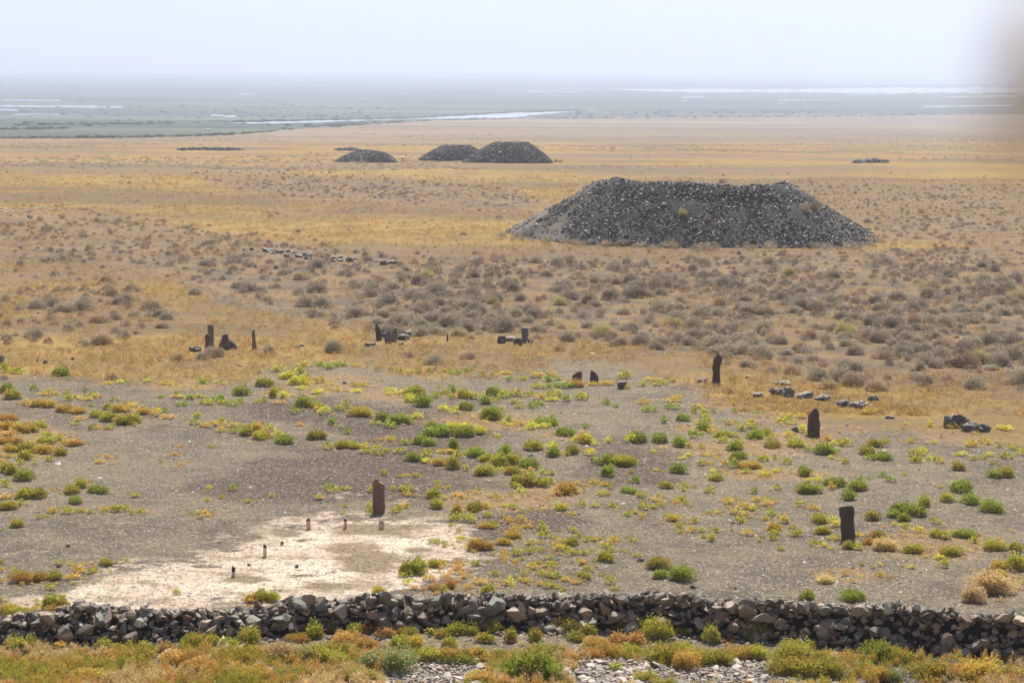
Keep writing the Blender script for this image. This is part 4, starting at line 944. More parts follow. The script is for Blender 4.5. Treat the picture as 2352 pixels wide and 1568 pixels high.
BUSH = [
(LA, '''20 155 60 60 m;95 165 90 45 m;260 160 45 25 o;390 178 100 55 g;450 195 25 15 m;535 180 35 20 o;30 295 75 65 g;65 335 100 65 m;215 275 50 40 g;255 278 25 18 m;320 295 60 35 m;285 310 60 25 o;355 305 50 30 o;447 302 45 30 m;570 290 28 28 g;495 325 35 25 o;438 345 60 38 m;610 315 60 28 m;570 345 90 28 o;640 330 60 30 o;735 235 45 25 y;800 228 60 22 y;845 210 35 18 o;985 220 60 25 y;1100 225 40 20 o;1080 240 50 18 r;1150 238 40 25 y;178 375 60 42 o;240 388 100 50 o;310 390 90 50 o;430 425 100 52 o;510 432 100 50 o;750 345 40 22 g;790 340 30 16 m;603 382 35 25 m;740 405 80 45 m;790 420 110 52 o;860 424 70 40 o;875 385 90 35 o;955 438 100 52 o;1045 448 75 50 o;1103 430 60 38 g;640 460 100 55 m;725 485 110 60 m;790 508 90 62 m;850 506 80 60 m;900 495 85 58 m;903 512 40 26 m;1110 470 100 22 r;622 540 50 35 g;660 535 45 30 r;733 540 60 35 m;497 510 50 26 m;527 480 60 32 r;40 480 130 50 o;30 540 110 55 o;110 555 110 60 o;180 560 110 65 o;250 530 100 50 m;238 555 60 40 m;60 580 110 30 r;300 580 70 30 m;385 610 100 40 m;290 630 120 45 m;30 640 100 50 o;100 645 90 50 o;500 650 100 48 r;430 640 60 35 o;275 700 130 60 o;385 715 100 55 m;150 690 120 60 m;165 745 90 65 m;145 772 45 38 m;40 690 120 50 o;50 725 50 25 m;330 752 60 38 m;235 778 32 28 m;15 758 40 25 o;20 830 100 70 m;75 842 90 65 m;138 885 125 75 g;20 925 60 50 m;680 765 60 20 r;722 733 55 22 r;622 740 28 16 m;1200 655 20 12 r;1408 658 22 20 m;1170 710 30 20 r;1075 760 32 18 m;1225 765 28 15 r;1197 785 28 14 r;355 945 35 25 o;465 970 110 60 m;540 935 105 60 m;637 968 125 58 g;492 1038 92 55 g;145 1010 110 75 m;248 1003 105 65 m;140 1048 60 40 m;50 1080 105 58 m;40 1005 90 35 r;340 1100 60 40 o;445 1108 75 48 m;535 1100 55 35 m;600 1102 42 30 m;697 1090 50 35 o;765 1092 70 50 m;820 1094 70 50 m;880 1110 38 30 m;935 1095 35 25 m;970 1100 30 18 o;265 1135 38 28 m;910 995 60 35 m;1405 937 38 28 y;1573 948 58 42 g;1378 1020 45 25 m;1490 1003 35 26 m;1662 1030 40 25 m;1825 993 35 25 m;1720 1025 25 18 m;1345 1108 70 28 o;1275 1100 28 18 m;1395 1125 45 25 o;1345 230 60 35 g;1385 210 45 20 o;1440 225 40 20 y;1498 235 35 15 y;1655 233 20 15 m;1763 252 112 58 g;1610 310 110 60 g;1825 325 65 65 m;1905 328 75 45 y;1885 283 50 32 m;1195 302 42 30 g;1075 325 45 25 m;1175 328 90 32 o;1275 338 80 35 g;1350 325 70 20 m;1210 382 105 30 g;1390 375 85 42 m;1450 350 85 40 g;1497 370 65 35 m;1555 385 60 42 g;1610 362 60 35 m;1735 362 50 25 m;1770 355 45 32 g;1885 370 70 30 r;1315 465 60 40 m;1305 508 70 38 m;1390 525 60 38 o;1455 515 60 40 o;1495 490 50 35 m;1475 555 60 35 o;1570 525 60 35 o;1595 565 70 45 m;1655 580 90 55 m;1650 535 50 38 m;1725 545 90 50 o;1755 608 100 60 y;1800 550 60 45 m;1850 595 75 50 y;1735 505 35 18 r'''),
(LD, '''35 150 90 40 m;85 200 100 50 y;160 165 90 45 m;190 115 75 35 o;275 115 75 35 g;330 135 80 38 g;385 122 80 35 g;455 112 60 30 g;540 118 60 26 o;170 240 130 60 y;218 210 65 45 m;295 230 65 45 m;170 272 65 32 y;370 240 30 15 y;255 330 35 15 y;300 298 100 25 y;535 250 50 28 m;595 252 55 25 m;430 280 40 18 y;530 290 60 28 y;180 390 100 70 g;160 395 60 30 g;260 395 90 50 m;122 435 48 45 g;285 418 70 38 o;335 435 65 50 y;180 412 30 20 m;435 412 65 38 m;478 395 55 50 m;565 452 150 65 y;640 440 50 35 y;700 120 35 20 o;785 145 40 30 m;835 158 50 32 m;890 158 60 22 o;962 162 48 30 g;1035 158 40 30 g;1070 140 25 15 m;1138 150 40 25 m;1170 165 35 25 g;1215 168 60 30 g;1300 150 60 30 m;1388 182 55 32 g;1480 178 60 28 m;1550 165 70 25 o;1593 210 55 32 g;1660 208 60 26 m;1100 255 20 14 m;780 285 70 30 y;820 300 120 25 y;940 305 130 55 m;900 325 80 30 m;915 360 95 55 y;1005 387 125 75 g;1075 322 60 38 g;1145 303 75 32 m;1183 290 55 50 g;1200 332 55 38 m;1263 328 75 60 m;1278 408 90 58 g;1355 338 75 42 m;1407 370 85 55 g;1485 355 50 45 m;1458 308 80 60 g;1545 325 80 50 m;1640 318 75 50 m;1717 312 50 34 m;1620 365 65 32 m;1645 398 65 34 m;1740 398 65 45 g;1785 380 70 35 g;1770 340 80 42 o;1880 315 80 50 m;1870 348 70 35 y;1960 348 65 40 g;2065 340 85 48 m;1780 265 100 40 m;1870 260 70 40 g;1955 262 90 45 g;2030 255 100 50 o;1830 215 70 40 g;1750 190 80 40 o;1855 180 70 35 o;1900 208 50 32 m;2130 245 60 30 o;2220 240 90 35 o;2340 200 80 50 m;2220 370 60 38 g;2290 388 50 28 g;1125 410 60 40 y;1165 415 50 25 y;1205 430 45 25 y;1215 400 40 20 y;1460 470 135 82 g;1405 455 70 50 m;1445 475 40 30 y;1567 480 42 35 g;1540 502 40 25 y;1585 512 40 20 y;715 480 90 55 g;675 508 80 30 m;843 500 145 70 g;755 530 85 48 g;380 505 72 42 g;965 465 80 42 y;490 570 62 38 g;250 608 85 60 m;320 606 80 55 m;65 638 125 60 g;450 525 35 18 m;165 515 55 20 r;788 620 60 42 o;860 640 60 42 m;1045 535 95 50 g;1210 530 100 42 y;1290 532 90 42 y;1050 585 120 60 g;1140 588 120 72 g;1270 590 150 72 g;1372 570 85 58 y;965 640 90 60 g;1040 650 90 55 g;360 675 70 45 m;440 668 90 52 m;515 668 90 52 m;600 668 90 35 o;590 700 65 35 m;690 680 60 38 m;672 710 40 35 m;720 712 35 26 g;755 692 55 25 m;843 703 85 42 m;703 612 35 22 r;1190 668 65 65 g;1237 675 40 28 g;1140 698 90 40 o;1015 720 75 50 m;1195 695 50 25 m;1025 765 80 38 y;913 755 115 60 g;1097 782 90 50 o;1190 805 90 80 m;1245 732 65 48 m;1335 725 115 68 g;1545 702 88 58 g;1425 755 100 50 m;1510 788 110 85 m;1590 775 110 75 m;1395 848 135 68 m;1285 815 38 38 m;1710 810 110 75 g;1710 835 90 35 r;1585 840 100 55 m;1620 915 80 70 m;1690 922 100 75 m;1780 925 90 60 m;1835 905 80 50 m;1615 932 75 40 m;1830 845 85 38 m;1725 860 95 35 m;1515 812 48 26 y;1730 680 125 65 m;1865 668 70 42 y;1867 725 90 65 g;1950 712 60 22 m;1997 700 90 62 m;2118 715 65 45 y;1945 583 120 65 g;2098 530 42 35 g;2075 635 120 70 y;2010 625 50 40 y;2140 645 50 35 y;2240 628 45 40 y;1840 515 130 60 g;1715 540 80 50 y;1815 535 100 40 y;1665 512 55 30 r;1765 490 50 30 m;1490 592 45 28 y;2150 760 50 40 g;2230 780 125 70 g;2245 855 85 75 g;2330 785 80 70 y;735 848 45 40 g;830 862 35 25 m;945 860 45 34 m;890 855 30 20 o;1100 905 40 30 m;1090 928 45 22 o;1165 932 25 25 y;365 945 60 45 g;415 962 110 32 m;635 958 55 40 m;805 950 55 35 m;895 955 120 32 m;880 990 60 40 o;1065 1000 90 65 m;1225 1003 100 40 o;280 1008 70 28 m;1365 942 35 20 m;1345 970 40 15 r;1480 1000 55 30 m;1950 975 130 80 o;1890 985 80 40 r;2030 910 45 28 o;2140 905 65 28 o;2205 920 50 30 o;2260 938 40 45 m;2205 985 75 40 m;2075 950 30 22 m;1670 965 65 30 y'''),
(LE, '''145 80 45 25 m;228 68 55 30 m;320 62 45 25 m;352 55 35 22 m;290 38 70 25 o;395 45 50 28 o;740 30 40 22 m;775 40 25 14 m;245 165 50 32 o;410 155 75 32 o;440 130 30 20 o;283 212 68 36 g;403 195 75 35 g;550 185 60 22 o;522 215 42 36 m;580 230 50 40 m;627 212 25 20 m;655 170 35 16 m;742 212 28 24 g;865 222 32 22 g;793 200 36 18 o;735 170 30 18 o;887 192 35 14 o;355 270 50 34 g;457 260 65 44 g;590 275 70 40 m;588 315 75 45 g;620 328 55 34 o;540 355 60 45 g;680 352 90 40 m;745 345 45 28 m;680 380 70 35 m;773 312 60 36 m;735 282 50 28 o;850 302 60 36 m;830 275 50 30 o;865 360 95 50 g;925 340 80 38 m;955 362 50 30 m;965 410 80 42 m;1040 275 70 36 m;1035 245 70 28 o;1125 245 60 32 o;1130 322 50 40 y;1057 348 50 30 o;1253 370 48 34 o;1090 405 92 50 m;1155 430 38 30 g;1245 445 105 60 g;1310 450 60 40 g;1375 400 65 42 m;1300 392 42 26 y;1287 468 35 22 y;1363 497 52 30 m;1180 345 60 24 g;1520 405 85 45 m;1595 398 45 40 m;1495 450 80 55 m;1500 475 70 35 m;1588 478 88 46 g;1725 385 45 30 o;1750 455 52 45 m;1800 450 45 45 y;1857 385 30 22 y;1725 487 40 30 m;1782 490 45 35 m;1835 472 35 20 y;1890 492 60 38 m;1965 490 25 18 m;1993 532 65 44 m;2065 400 65 40 o;2145 385 55 34 o;2030 455 60 28 y;2085 475 35 22 m;2135 470 30 25 m;2170 455 40 30 y;2265 470 60 36 m;2307 420 55 30 m;2340 450 60 36 m;2215 405 35 25 m;2175 500 30 22 m;2205 575 70 48 g;2260 570 70 55 m;2020 660 100 70 g;1930 708 75 48 m;2080 725 95 58 g;2183 770 115 70 g;2000 710 25 16 m;1887 628 28 18 m;1835 290 36 32 y;1940 300 45 28 o;1980 300 60 20 o;2265 315 80 32 y;2080 330 30 12 o;1510 220 70 36 o;220 380 90 60 g;170 378 55 45 y;340 382 85 55 g;437 402 85 55 g;490 408 40 28 m;565 412 42 28 m;750 425 90 48 g;765 385 60 28 m;765 475 85 45 g;740 518 50 50 g;695 512 45 40 r;840 525 120 45 o;915 482 60 38 m;975 468 28 22 m;815 550 55 26 m;1045 495 45 36 m;905 568 45 34 y;938 565 40 28 o;575 505 55 35 m;608 500 22 18 o;605 455 34 26 y;490 450 36 20 y;655 468 26 16 o;295 432 35 20 y;455 472 40 22 y;427 552 95 55 g;150 512 110 62 m;180 550 30 25 m;315 535 35 18 y;650 590 75 40 m;635 545 40 18 y;195 602 65 42 g;985 542 50 20 y;1150 567 78 52 g;1165 592 40 20 y;1222 592 42 24 y;1315 628 105 52 g;1430 645 95 55 g;1450 600 45 32 g;1495 582 25 18 m;1155 662 110 60 g;1230 655 60 40 m;1282 640 40 35 o;1397 700 82 55 g;1565 568 36 28 g;1625 598 60 34 g;1688 560 25 18 m;985 640 40 28 m;860 662 42 34 g;365 633 75 40 m;463 632 50 32 m;473 648 35 20 m;527 630 24 18 m;610 658 62 38 m;155 660 80 38 g;240 682 55 34 m;325 678 24 20 m;452 700 50 34 m;420 716 40 25 o;475 725 35 28 m;245 748 55 42 m;295 745 45 25 m;338 738 50 30 m;320 705 50 20 r;870 708 48 30 o;930 708 50 30 m;928 728 75 25 r;740 722 65 36 o;790 750 65 38 o;850 755 50 30 y;1118 735 55 36 m;1200 755 60 22 o;1227 828 75 55 m;1517 810 80 52 m;1295 825 50 40 y;1685 765 100 52 g;1770 790 105 70 g;1640 795 75 45 g;1695 815 75 45 g;1810 735 60 60 m;1860 828 45 35 m;1020 825 60 45 o;945 785 55 36 m;780 785 75 36 o;920 810 45 26 o;770 828 60 40 m;610 772 40 22 m;655 775 40 18 o;518 828 50 34 m;400 815 80 40 o;375 795 40 25 m;440 798 35 18 o;150 785 45 28 m;75 735 50 28 m;200 772 30 20 o;240 790 35 20 o;100 750 30 20 m'''),
(LG, '''490 415 70 42 o;670 380 80 55 o;680 408 75 45 m;668 445 60 42 m;830 418 72 50 m;798 372 50 34 m;1012 405 95 55 m;1090 358 80 50 y;1372 430 112 52 m;1247 425 65 36 o;1090 448 90 36 m;1170 505 80 55 m;1235 508 80 50 m;1310 480 90 48 o;945 485 62 42 m;1012 490 35 34 y;722 515 48 30 m;255 450 58 52 m;190 428 42 26 m;188 388 45 32 m;265 392 60 38 m;100 388 60 40 o;38 398 40 25 m;25 355 50 40 m;385 383 20 20 g;573 458 24 22 g;593 430 28 20 g;1545 365 65 38 m;1640 395 65 48 y;1780 432 108 60 m;1975 430 150 60 g;2015 460 50 40 m;2165 515 140 70 m;2300 520 80 65 m;1630 535 130 65 m;1875 552 145 68 m;1815 630 65 60 m;1785 575 70 30 y;1590 635 45 32 y;2190 640 100 60 o;2310 650 130 105 m;2190 695 120 50 y;1265 615 24 26 m;1340 630 30 20 m;1395 695 35 30 o;55 720 150 100 g;895 850 105 65 g;1215 865 150 80 g;1425 515 150 90 d;2150 812 240 150 d;2020 865 140 110 d;1010 735 90 60 d;570 1130 225 130 m;245 1140 110 110 m;860 1140 150 100 g;1390 1265 180 140 g;1480 1268 140 110 m;1570 1270 110 80 m;800 1270 220 120 m;770 1370 220 130 m;900 1385 240 140 m;1060 1380 200 120 m;830 1210 200 90 m;1010 1280 150 80 m;1760 1385 240 120 m;2080 1400 280 140 o;1380 1400 160 100 o;1480 1405 140 90 G;2330 1360 60 50 y;80 1320 160 130 o;200 1300 160 120 m;60 1220 150 90 m;330 1290 150 110 m;450 1260 150 100 o;560 1250 150 100 m;30 1090 120 60 m;390 1095 100 40 r'''),
(LF, '''292 103 55 50 m;300 50 45 35 m;470 90 60 45 m;530 60 60 40 o;110 98 35 18 m;135 50 30 25 m;757 65 90 65 m;885 100 70 65 o;1010 80 90 60 m;1085 65 80 45 o;855 145 45 35 m;915 150 70 55 m;970 152 70 50 m;1090 122 75 30 m;1135 192 65 48 m;1070 200 110 40 o;1185 118 35 24 m;1235 160 50 45 o;1330 158 60 50 o;1320 88 32 26 m;1258 60 50 30 m;1190 50 50 26 y;1375 85 30 20 m;1460 82 32 22 m;1600 75 90 50 y;1660 105 50 25 o;1730 50 35 38 m;1825 52 55 36 m;1445 172 42 36 m;1360 195 60 28 o;1300 205 60 20 o;1455 215 75 45 g;1462 262 70 55 m;1265 265 100 58 o;1305 265 40 30 m;895 225 42 30 m;840 180 30 20 m;905 285 55 40 y;745 300 65 20 m;812 320 45 26 m;1020 345 90 80 o;1085 340 80 60 o;1190 310 110 50 o;960 335 60 30 o;1278 380 58 42 m;1362 365 70 46 m;1375 305 58 32 m;1435 300 35 24 o;1450 350 40 34 m;1195 380 60 40 r;1210 400 35 30 o;1550 270 40 26 m;1663 225 55 38 m;1700 260 45 34 m;1660 310 90 55 m;1750 285 50 38 m;1805 280 45 30 o;1850 270 35 22 m;1565 345 80 50 o;1630 350 50 36 m;1645 385 90 36 m;1750 375 75 38 m;1580 290 60 28 o;1945 290 60 45 o;1905 335 80 52 m;1930 350 60 30 m;2078 285 60 28 m;2030 260 28 18 m;1700 440 60 50 o;1500 405 50 34 m;1275 428 38 28 o;1320 410 40 26 m;1410 470 90 40 o;1532 462 85 48 m;998 450 70 40 m;1135 518 66 40 m;915 440 45 24 o;880 430 30 16 r;910 475 70 30 r;905 505 50 24 r;1340 512 45 32 m;1758 480 55 40 m;1735 535 85 55 m;1460 520 80 38 m;1530 528 90 40 m;1620 555 70 36 o;1245 580 70 50 y;1350 560 70 38 o;1305 548 35 24 m;1495 600 65 52 m;1440 580 50 30 r;1675 570 50 34 r;1570 600 42 32 m;1885 420 100 75 m;2000 350 35 20 m;1918 572 60 55 m;1945 610 55 30 m;1600 635 50 36 m;1845 515 20 20 m;1643 495 22 18 m;1808 420 25 20 m;1430 420 30 20 o;2098 390 60 32 m;2240 470 150 80 m;2250 535 90 60 g;555 510 120 90 m;630 505 110 100 m;540 525 80 34 m;720 455 100 55 m;780 465 60 60 o;690 550 60 46 o;570 552 38 22 y;820 520 50 30 r;850 600 80 60 r;760 615 110 50 r;800 625 45 50 m;600 605 60 30 r;1050 575 90 40 r;970 600 60 36 r;960 530 60 30 r;370 640 105 48 m;1090 640 90 60 m;1185 650 30 40 m;1140 905 120 85 m;1245 965 90 90 m;1425 960 100 85 m;1610 905 175 110 m;1765 915 120 80 m;880 915 130 80 m;980 912 130 80 m;790 930 120 60 m;540 920 160 70 m;310 900 180 85 o;150 880 150 110 m;40 900 110 90 m;200 920 100 80 m;700 910 80 50 m;510 1010 120 90 m;600 1000 110 80 o;840 1010 90 80 m;1060 970 130 70 m;1700 960 120 65 m;1830 1000 150 70 o;1980 1000 130 100 r;2090 1000 120 100 r;2020 890 140 85 m;2130 900 130 95 m;2230 950 180 140 m;270 1000 140 70 o;130 980 160 90 r;400 930 120 70 r;100 1050 200 70 o;60 1130 180 110 m;330 1150 180 130 G;470 1180 220 170 G;230 1225 300 90 m;700 1095 160 100 m;820 1090 150 90 o;900 1110 200 80 g;1010 1080 120 80 o;1280 1228 220 150 g;1400 1220 280 190 g;1500 1228 180 130 g;1450 1090 200 100 m;1560 1080 160 90 m;1200 1090 150 70 m;1790 1080 150 80 o;1900 1070 180 100 o;2050 1060 150 80 m;2280 1120 200 150 m;1050 1228 250 60 o;2150 1228 150 40 m;1950 1150 100 36 m;1660 1150 100 60 d'''),
(LH, '''100 187 80 55 m;5 430 30 30 m;370 440 45 25 m;418 440 22 18 m;465 440 30 22 m;550 445 45 22 o;700 445 90 50 m;785 430 25 24 m;853 418 28 26 m;15 485 30 30 o;75 498 60 38 m;128 565 135 78 o;245 555 90 62 o;360 545 100 58 m;525 498 75 50 r;475 548 90 46 o;605 500 45 32 m;635 490 45 32 m;740 490 24 18 m;328 610 65 45 m;10 560 30 30 o;415 655 40 24 m;320 735 100 90 m;395 735 110 75 m;345 760 120 40 o;30 780 150 70 y;130 790 150 60 m;250 750 80 30 o;10 680 30 28 m;1180 638 60 36 m;1700 690 100 60 o;1760 695 90 85 m;1820 690 90 70 m;1690 700 80 40 r;90 1040 130 110 m;180 1040 120 110 m;300 1000 50 40 r;385 1010 80 50 o;680 1010 110 70 m;775 1030 100 60 m;885 990 60 50 m;960 1020 85 65 m;1115 1030 80 70 o;1280 1015 160 110 m;1415 980 90 70 m;1520 1000 110 75 m;1670 975 135 110 m;1480 1050 80 45 m;2000 960 150 60 o;2110 940 120 110 m;60 1120 200 70 o;280 1070 70 50 m;450 1120 250 80 m;900 1080 250 80 m;750 1150 250 70 o;1150 1110 200 90 r;1270 1110 160 90 o;600 1220 300 80 o;250 1215 200 60 o;1100 1220 250 60 o;1350 1180 250 90 o;1550 1110 180 110 m;1660 1110 180 120 m;1650 1220 250 90 o;1880 1100 220 130 d;2050 1130 150 130 G;2150 1130 160 140 m;2250 1060 200 100 m;1900 1220 200 80 G;500 1225 80 70 m;80 1220 120 50 m'''),
]
bushes = []
for zz, txt in BUSH:
    for e in txt.split(';'):
        e = e.split()
        if len(e) < 5: continue
        cx, by, w_, h_ = map(float, e[:4])
        bushes.append((zz[0][0] + cx * zz[1], zz[0][1] + by * zz[1], w_ * zz[1], h_ * zz[1], e[4]))
bushes = [q for q in bushes if q[0] > -30]
bushes.sort(key=lambda q: -q[2] * q[3])

# landmarks used to tell plants apart
LMK = [('reddish standing stone', 868, 1188), ('rightmost standing stone', 1943, 1237), ('chipped standing stone', 1868, 1000), ('tall curved standing stone', 1645, 878), ('facing pair of slabs', 1345, 880),
       ('broad tapering stone', 515, 803), ('heap of rocks', 900, 790), ('square topped stone', 1205, 790), ('squat orange post', 876, 1214), ('half blackened post', 536, 1325), ('tallest slim post', 608, 1278), ('craggy dark boulder', 2195, 980),
       ('pale boulder of the row', 1780, 905), ('big tumbleweed', 2285, 1365), ('white patch', 1080, 1240), ('left photo edge', 0, 1000), ('left photo edge', 0, 1170), ('right photo edge', 2352, 1120), ('large mound', 1600, 572), ('fallen slab row', 660, 590),
       ('lower left corner', 0, 1568), ('lower right corner', 2352, 1568), ('bottom edge middle', 1176, 1568), ('left pale bank', 930, 1540), ('middle pale bank', 1380, 1540), ('long pale bank', 1650, 1545), ('pale bank end', 1900, 1550), ('middle of the wall', 1176, 1450), ('left part of the wall', 500, 1468), ('right part of the wall', 1800, 1478)]
ORD = ['nearest', 'second nearest', 'third nearest', 'fourth nearest', 'fifth nearest', 'sixth nearest', 'seventh nearest', 'eighth nearest', 'ninth nearest', 'tenth nearest', 'eleventh nearest', 'twelfth nearest', 'thirteenth nearest', 'fourteenth nearest', 'fifteenth nearest', 'sixteenth nearest', 'seventeenth nearest', 'eighteenth nearest'] + [w_ + ' nearest' for w_ in 'nineteenth twentieth twenty-first twenty-second twenty-third twenty-fourth twenty-fifth twenty-sixth twenty-seventh twenty-eighth twenty-ninth thirtieth thirty-first thirty-second thirty-third thirty-fourth thirty-fifth thirty-sixth thirty-seventh thirty-eighth thirty-ninth fortieth'.split()]
def side_of(du, dv, nm):
    if 'left' in nm and 'edge' in nm: return 'beside'
    if 'right photo edge' in nm: return 'beside'
    if 'corner' in nm or 'bottom' in nm: return 'above'
    if 'bank' in nm: return 'left of' if du < 0 else 'right of'
    if abs(dv) * 1.6 > abs(du): return 'in front of' if dv > 0 else 'behind'
    return 'right of' if du > 0 else 'left of'
def label_all(items, noun_of, group, cap=40):
    """items: (object, u, v, size word, colour words); names each by its rank from the nearest landmark"""
    cls = {}
    for o, u, v, desc in items:
        best = min(LMK, key=lambda l: math.hypot(u - l[1], (v - l[2]) * 1.8))
        du, dv = u - best[1], v - best[2]
        key = (desc, side_of(du, dv, best[0]), best[0])
        cls.setdefault(key, []).append((math.hypot(du, dv * 1.8), o))
    for (desc, sd_, lm), lst in cls.items():
        lst.sort(key=lambda q: q[0])
        for k, (dd, o) in enumerate(lst):
            o['group'] = group
            if len(lst) == 1: o['label'] = f'only {desc} {sd_} the {lm}'
            elif k < cap: o['label'] = f'{desc}, {ORD[k]} {sd_} the {lm}'
            else: o['label'] = f'{desc} farther out {sd_} the {lm}'
DESC = {'g': 'dark green', 'm': 'olive green', 'y': 'yellow green', 'o': 'orange green', 'r': 'low orange', 'd': 'dry straw coloured', 'G': 'feathery grey green'}
items = []; extra_V, extra_F, extra_C, eo = [], [], [], 0
spots = []
BUV = np.array([(q[0], q[1]) for q in bushes])
BP = ground(BUV[:, 0], np.minimum(BUV[:, 1], 1600.0) - 0.8)
for k, (u, v, wpx, hpx, kd) in enumerate(bushes):
    P = BP[k]; s = mpp(P)
    beta = math.asin(min(0.9, (CAM_H - P[2]) / np.linalg.norm(P - [0, 0, CAM_H])))
    wid = wpx * s * 1.3
    dep = min(wid, 0.95) if wid > 0.8 else wid
    ht = max((hpx * s - dep * 0.5 * math.sin(beta)) / math.cos(beta), 0.3 * min(wid, 0.5)) * 1.35
    P = P + np.array([0, dep * 0.42, 0]); P[2] = terr(P[0], P[1])
    if kd in 'oyrm': spots.append((P, wid, kd))
    if k < 300:
        lod = 2 if wpx > 45 else (1 if wpx > 14 else 0)
        if kd == 'd': lod = max(lod, 1)
        o = link('dry_bush' if kd == 'd' else 'saltwort_bush', random.choice(PL[kd, lod]), P, (0, 0, random.uniform(-0.5, 0.5) + (math.pi if random.random() < .5 else 0)), (wid, dep, ht))
        o['category'] = 'bush'
        szw = 'large' if wpx * hpx > 900 else ('medium' if wpx * hpx > 330 else 'small')
        items.append((o, u, v, f'{szw} {DESC[kd]} bush'))
    else:
        a_, f_, c_ = plant_arrays(kd, 110, 500 + k, leaf=(0.09, 0.26), lobes=3)
        extra_V.append(a_ * [wid, dep, ht] + P); extra_F.append(f_ + eo); extra_C.append(c_); eo += len(a_)
label_all(items, None, 'saltwort bushes growing on the gravel')
label_all(loose_items, None, 'loose stones on the weedy bank below the wall')
# small plants too many to count: the rest of the field plants and seedlings round the patches
def tuft_cloud(P, W, H, kinds, nleaf, leaf, seed0, mat, name, label, cat):
    Vs, Fs, Cs, off = [], [], [], 0
    protos = {kd: [plant_arrays(kd, nleaf, seed0 + s, leaf=leaf, lobes=2) for s in range(6)] for kd in set(kinds)}
    kinds = np.array(kinds); var = rng.integers(0, 6, len(P)); an = rng.uniform(0, 6.28, len(P))
    for kd in protos:
        for s in range(6):
            idx = np.where((kinds == kd) & (var == s))[0]
            if not len(idx): continue
            a_, f_, c_ = protos[kd][s]
            ca, sa = np.cos(an[idx]), np.sin(an[idx])
            X_ = a_[None, :, 0] * ca[:, None] - a_[None, :, 1] * sa[:, None]; Y_ = a_[None, :, 0] * sa[:, None] + a_[None, :, 1] * ca[:, None]
            vk = np.stack([X_ * W[idx][:, None] + P[idx][:, 0:1], Y_ * W[idx][:, None] + P[idx][:, 1:2], a_[None, :, 2] * H[idx][:, None] + P[idx][:, 2:3]], -1)
            Vs.append(vk.reshape(-1, 3)); Fs.append((f_[None] + (np.arange(len(idx)) * len(a_))[:, None, None] + off).reshape(-1, 4))
            Cs.append(np.tile(c_, (len(idx), 1)) * np.repeat(rng.uniform(0.82, 1.18, len(idx)), len(a_))[:, None]); off += len(idx) * len(a_)
    me_ = mesh_np(name, np.concatenate(Vs), np.concatenate(Fs), mat, np.concatenate(Cs))
    return tag(link(name, me_), label, cat, kind='stuff')
if extra_V:
    tag(link('seedlings', mesh_np('seedlings', np.concatenate(extra_V), np.concatenate(extra_F), M_LEAF, np.concatenate(extra_C))), 'tiny green and orange saltwort seedlings dotted over the gravel', 'seedlings', kind='stuff')
pp, ww, hh, kk = [], [], [], []
for P, wid, kd in spots:
    for _ in range({'r': 5, 'o': 4, 'y': 3, 'm': 1}[kd]):
        a = random.uniform(0, 6.28); r = wid * random.uniform(0.4, 1.1) + 0.05
        q = P + np.array([math.cos(a) * r, math.sin(a) * r * 1.6, 0]); q[2] = terr(q[0], q[1])
        w_ = random.uniform(0.10, 0.26)
        pp.append(q); ww.append(w_); hh.append(w_ * random.uniform(0.3, 0.6)); kk.append(random.choice({'r': 'rrd', 'o': 'rord', 'y': 'yyrd', 'm': 'moyd'}[kd]))
# golden patches
Pz, u, v = zone_pts(26000, 52, 125, 0.29)
kp = rng.uniform(0, 1, len(Pz)) < zone_gold(u, v) * 0.32 * zone_gravel(u, v)
for q in Pz[kp]:
    w_ = random.uniform(0.12, 0.34); pp.append(q); ww.append(w_); hh.append(w_ * random.uniform(0.3, 0.6)); kk.append(random.choice('dddrdyr'))
tuft_cloud(np.array(pp), np.array(ww), np.array(hh), kk, 60, (0.09, 0.3), 700, M_LEAF, 'ground_cover', 'low yellow and orange ground cover creeping between the green bushes', 'ground cover')
# dense weeds along the bottom of the picture
Pz, u, v = zone_pts(8000, 44, 53.0, 0.30)
lane = sstep(1466, 1500, v) * (1 - ell(u, v, 990, 1550, 130, 46, 0.3)) * (1 - ell(u, v, 1400, 1552, 120, 46, 0.3)) * (1 - ell(u, v, 1710, 1552, 220, 44, 0.3)) * np.where(u > 1950, 0.4, 1)
lane *= 0.35 + 0.9 * np.array([mnoise.noise(Vector((q[0] * 0.6, q[1] * 1.2, 2))) + 0.5 for q in Pz])
kp = rng.uniform(0, 1, len(Pz)) < lane
Pz = Pz[kp]; u = u[kp]
sel = np.array([mnoise.noise(Vector((q[0] * 0.35, q[1] * 0.6, 9))) for q in Pz]) + rng.normal(0, 0.16, len(Pz))
kk = np.where(sel > 0.16, 'm', np.where(sel > 0.0, 'o', np.where(sel > -0.2, 'r', 'd')))
kk = np.where((kk == 'r') & (rng.uniform(0, 1, len(Pz)) < 0.35), 'o', kk)
W_ = rng.uniform(0.2, 0.5, len(Pz)); H_ = rng.uniform(0.16, 0.42, len(Pz))
tuft_cloud(Pz, W_, H_, list(kk), 170, (0.03, 0.26), 800, M_LEAF, 'weeds', 'orange and green weeds covering the ground below the wall', 'weeds')

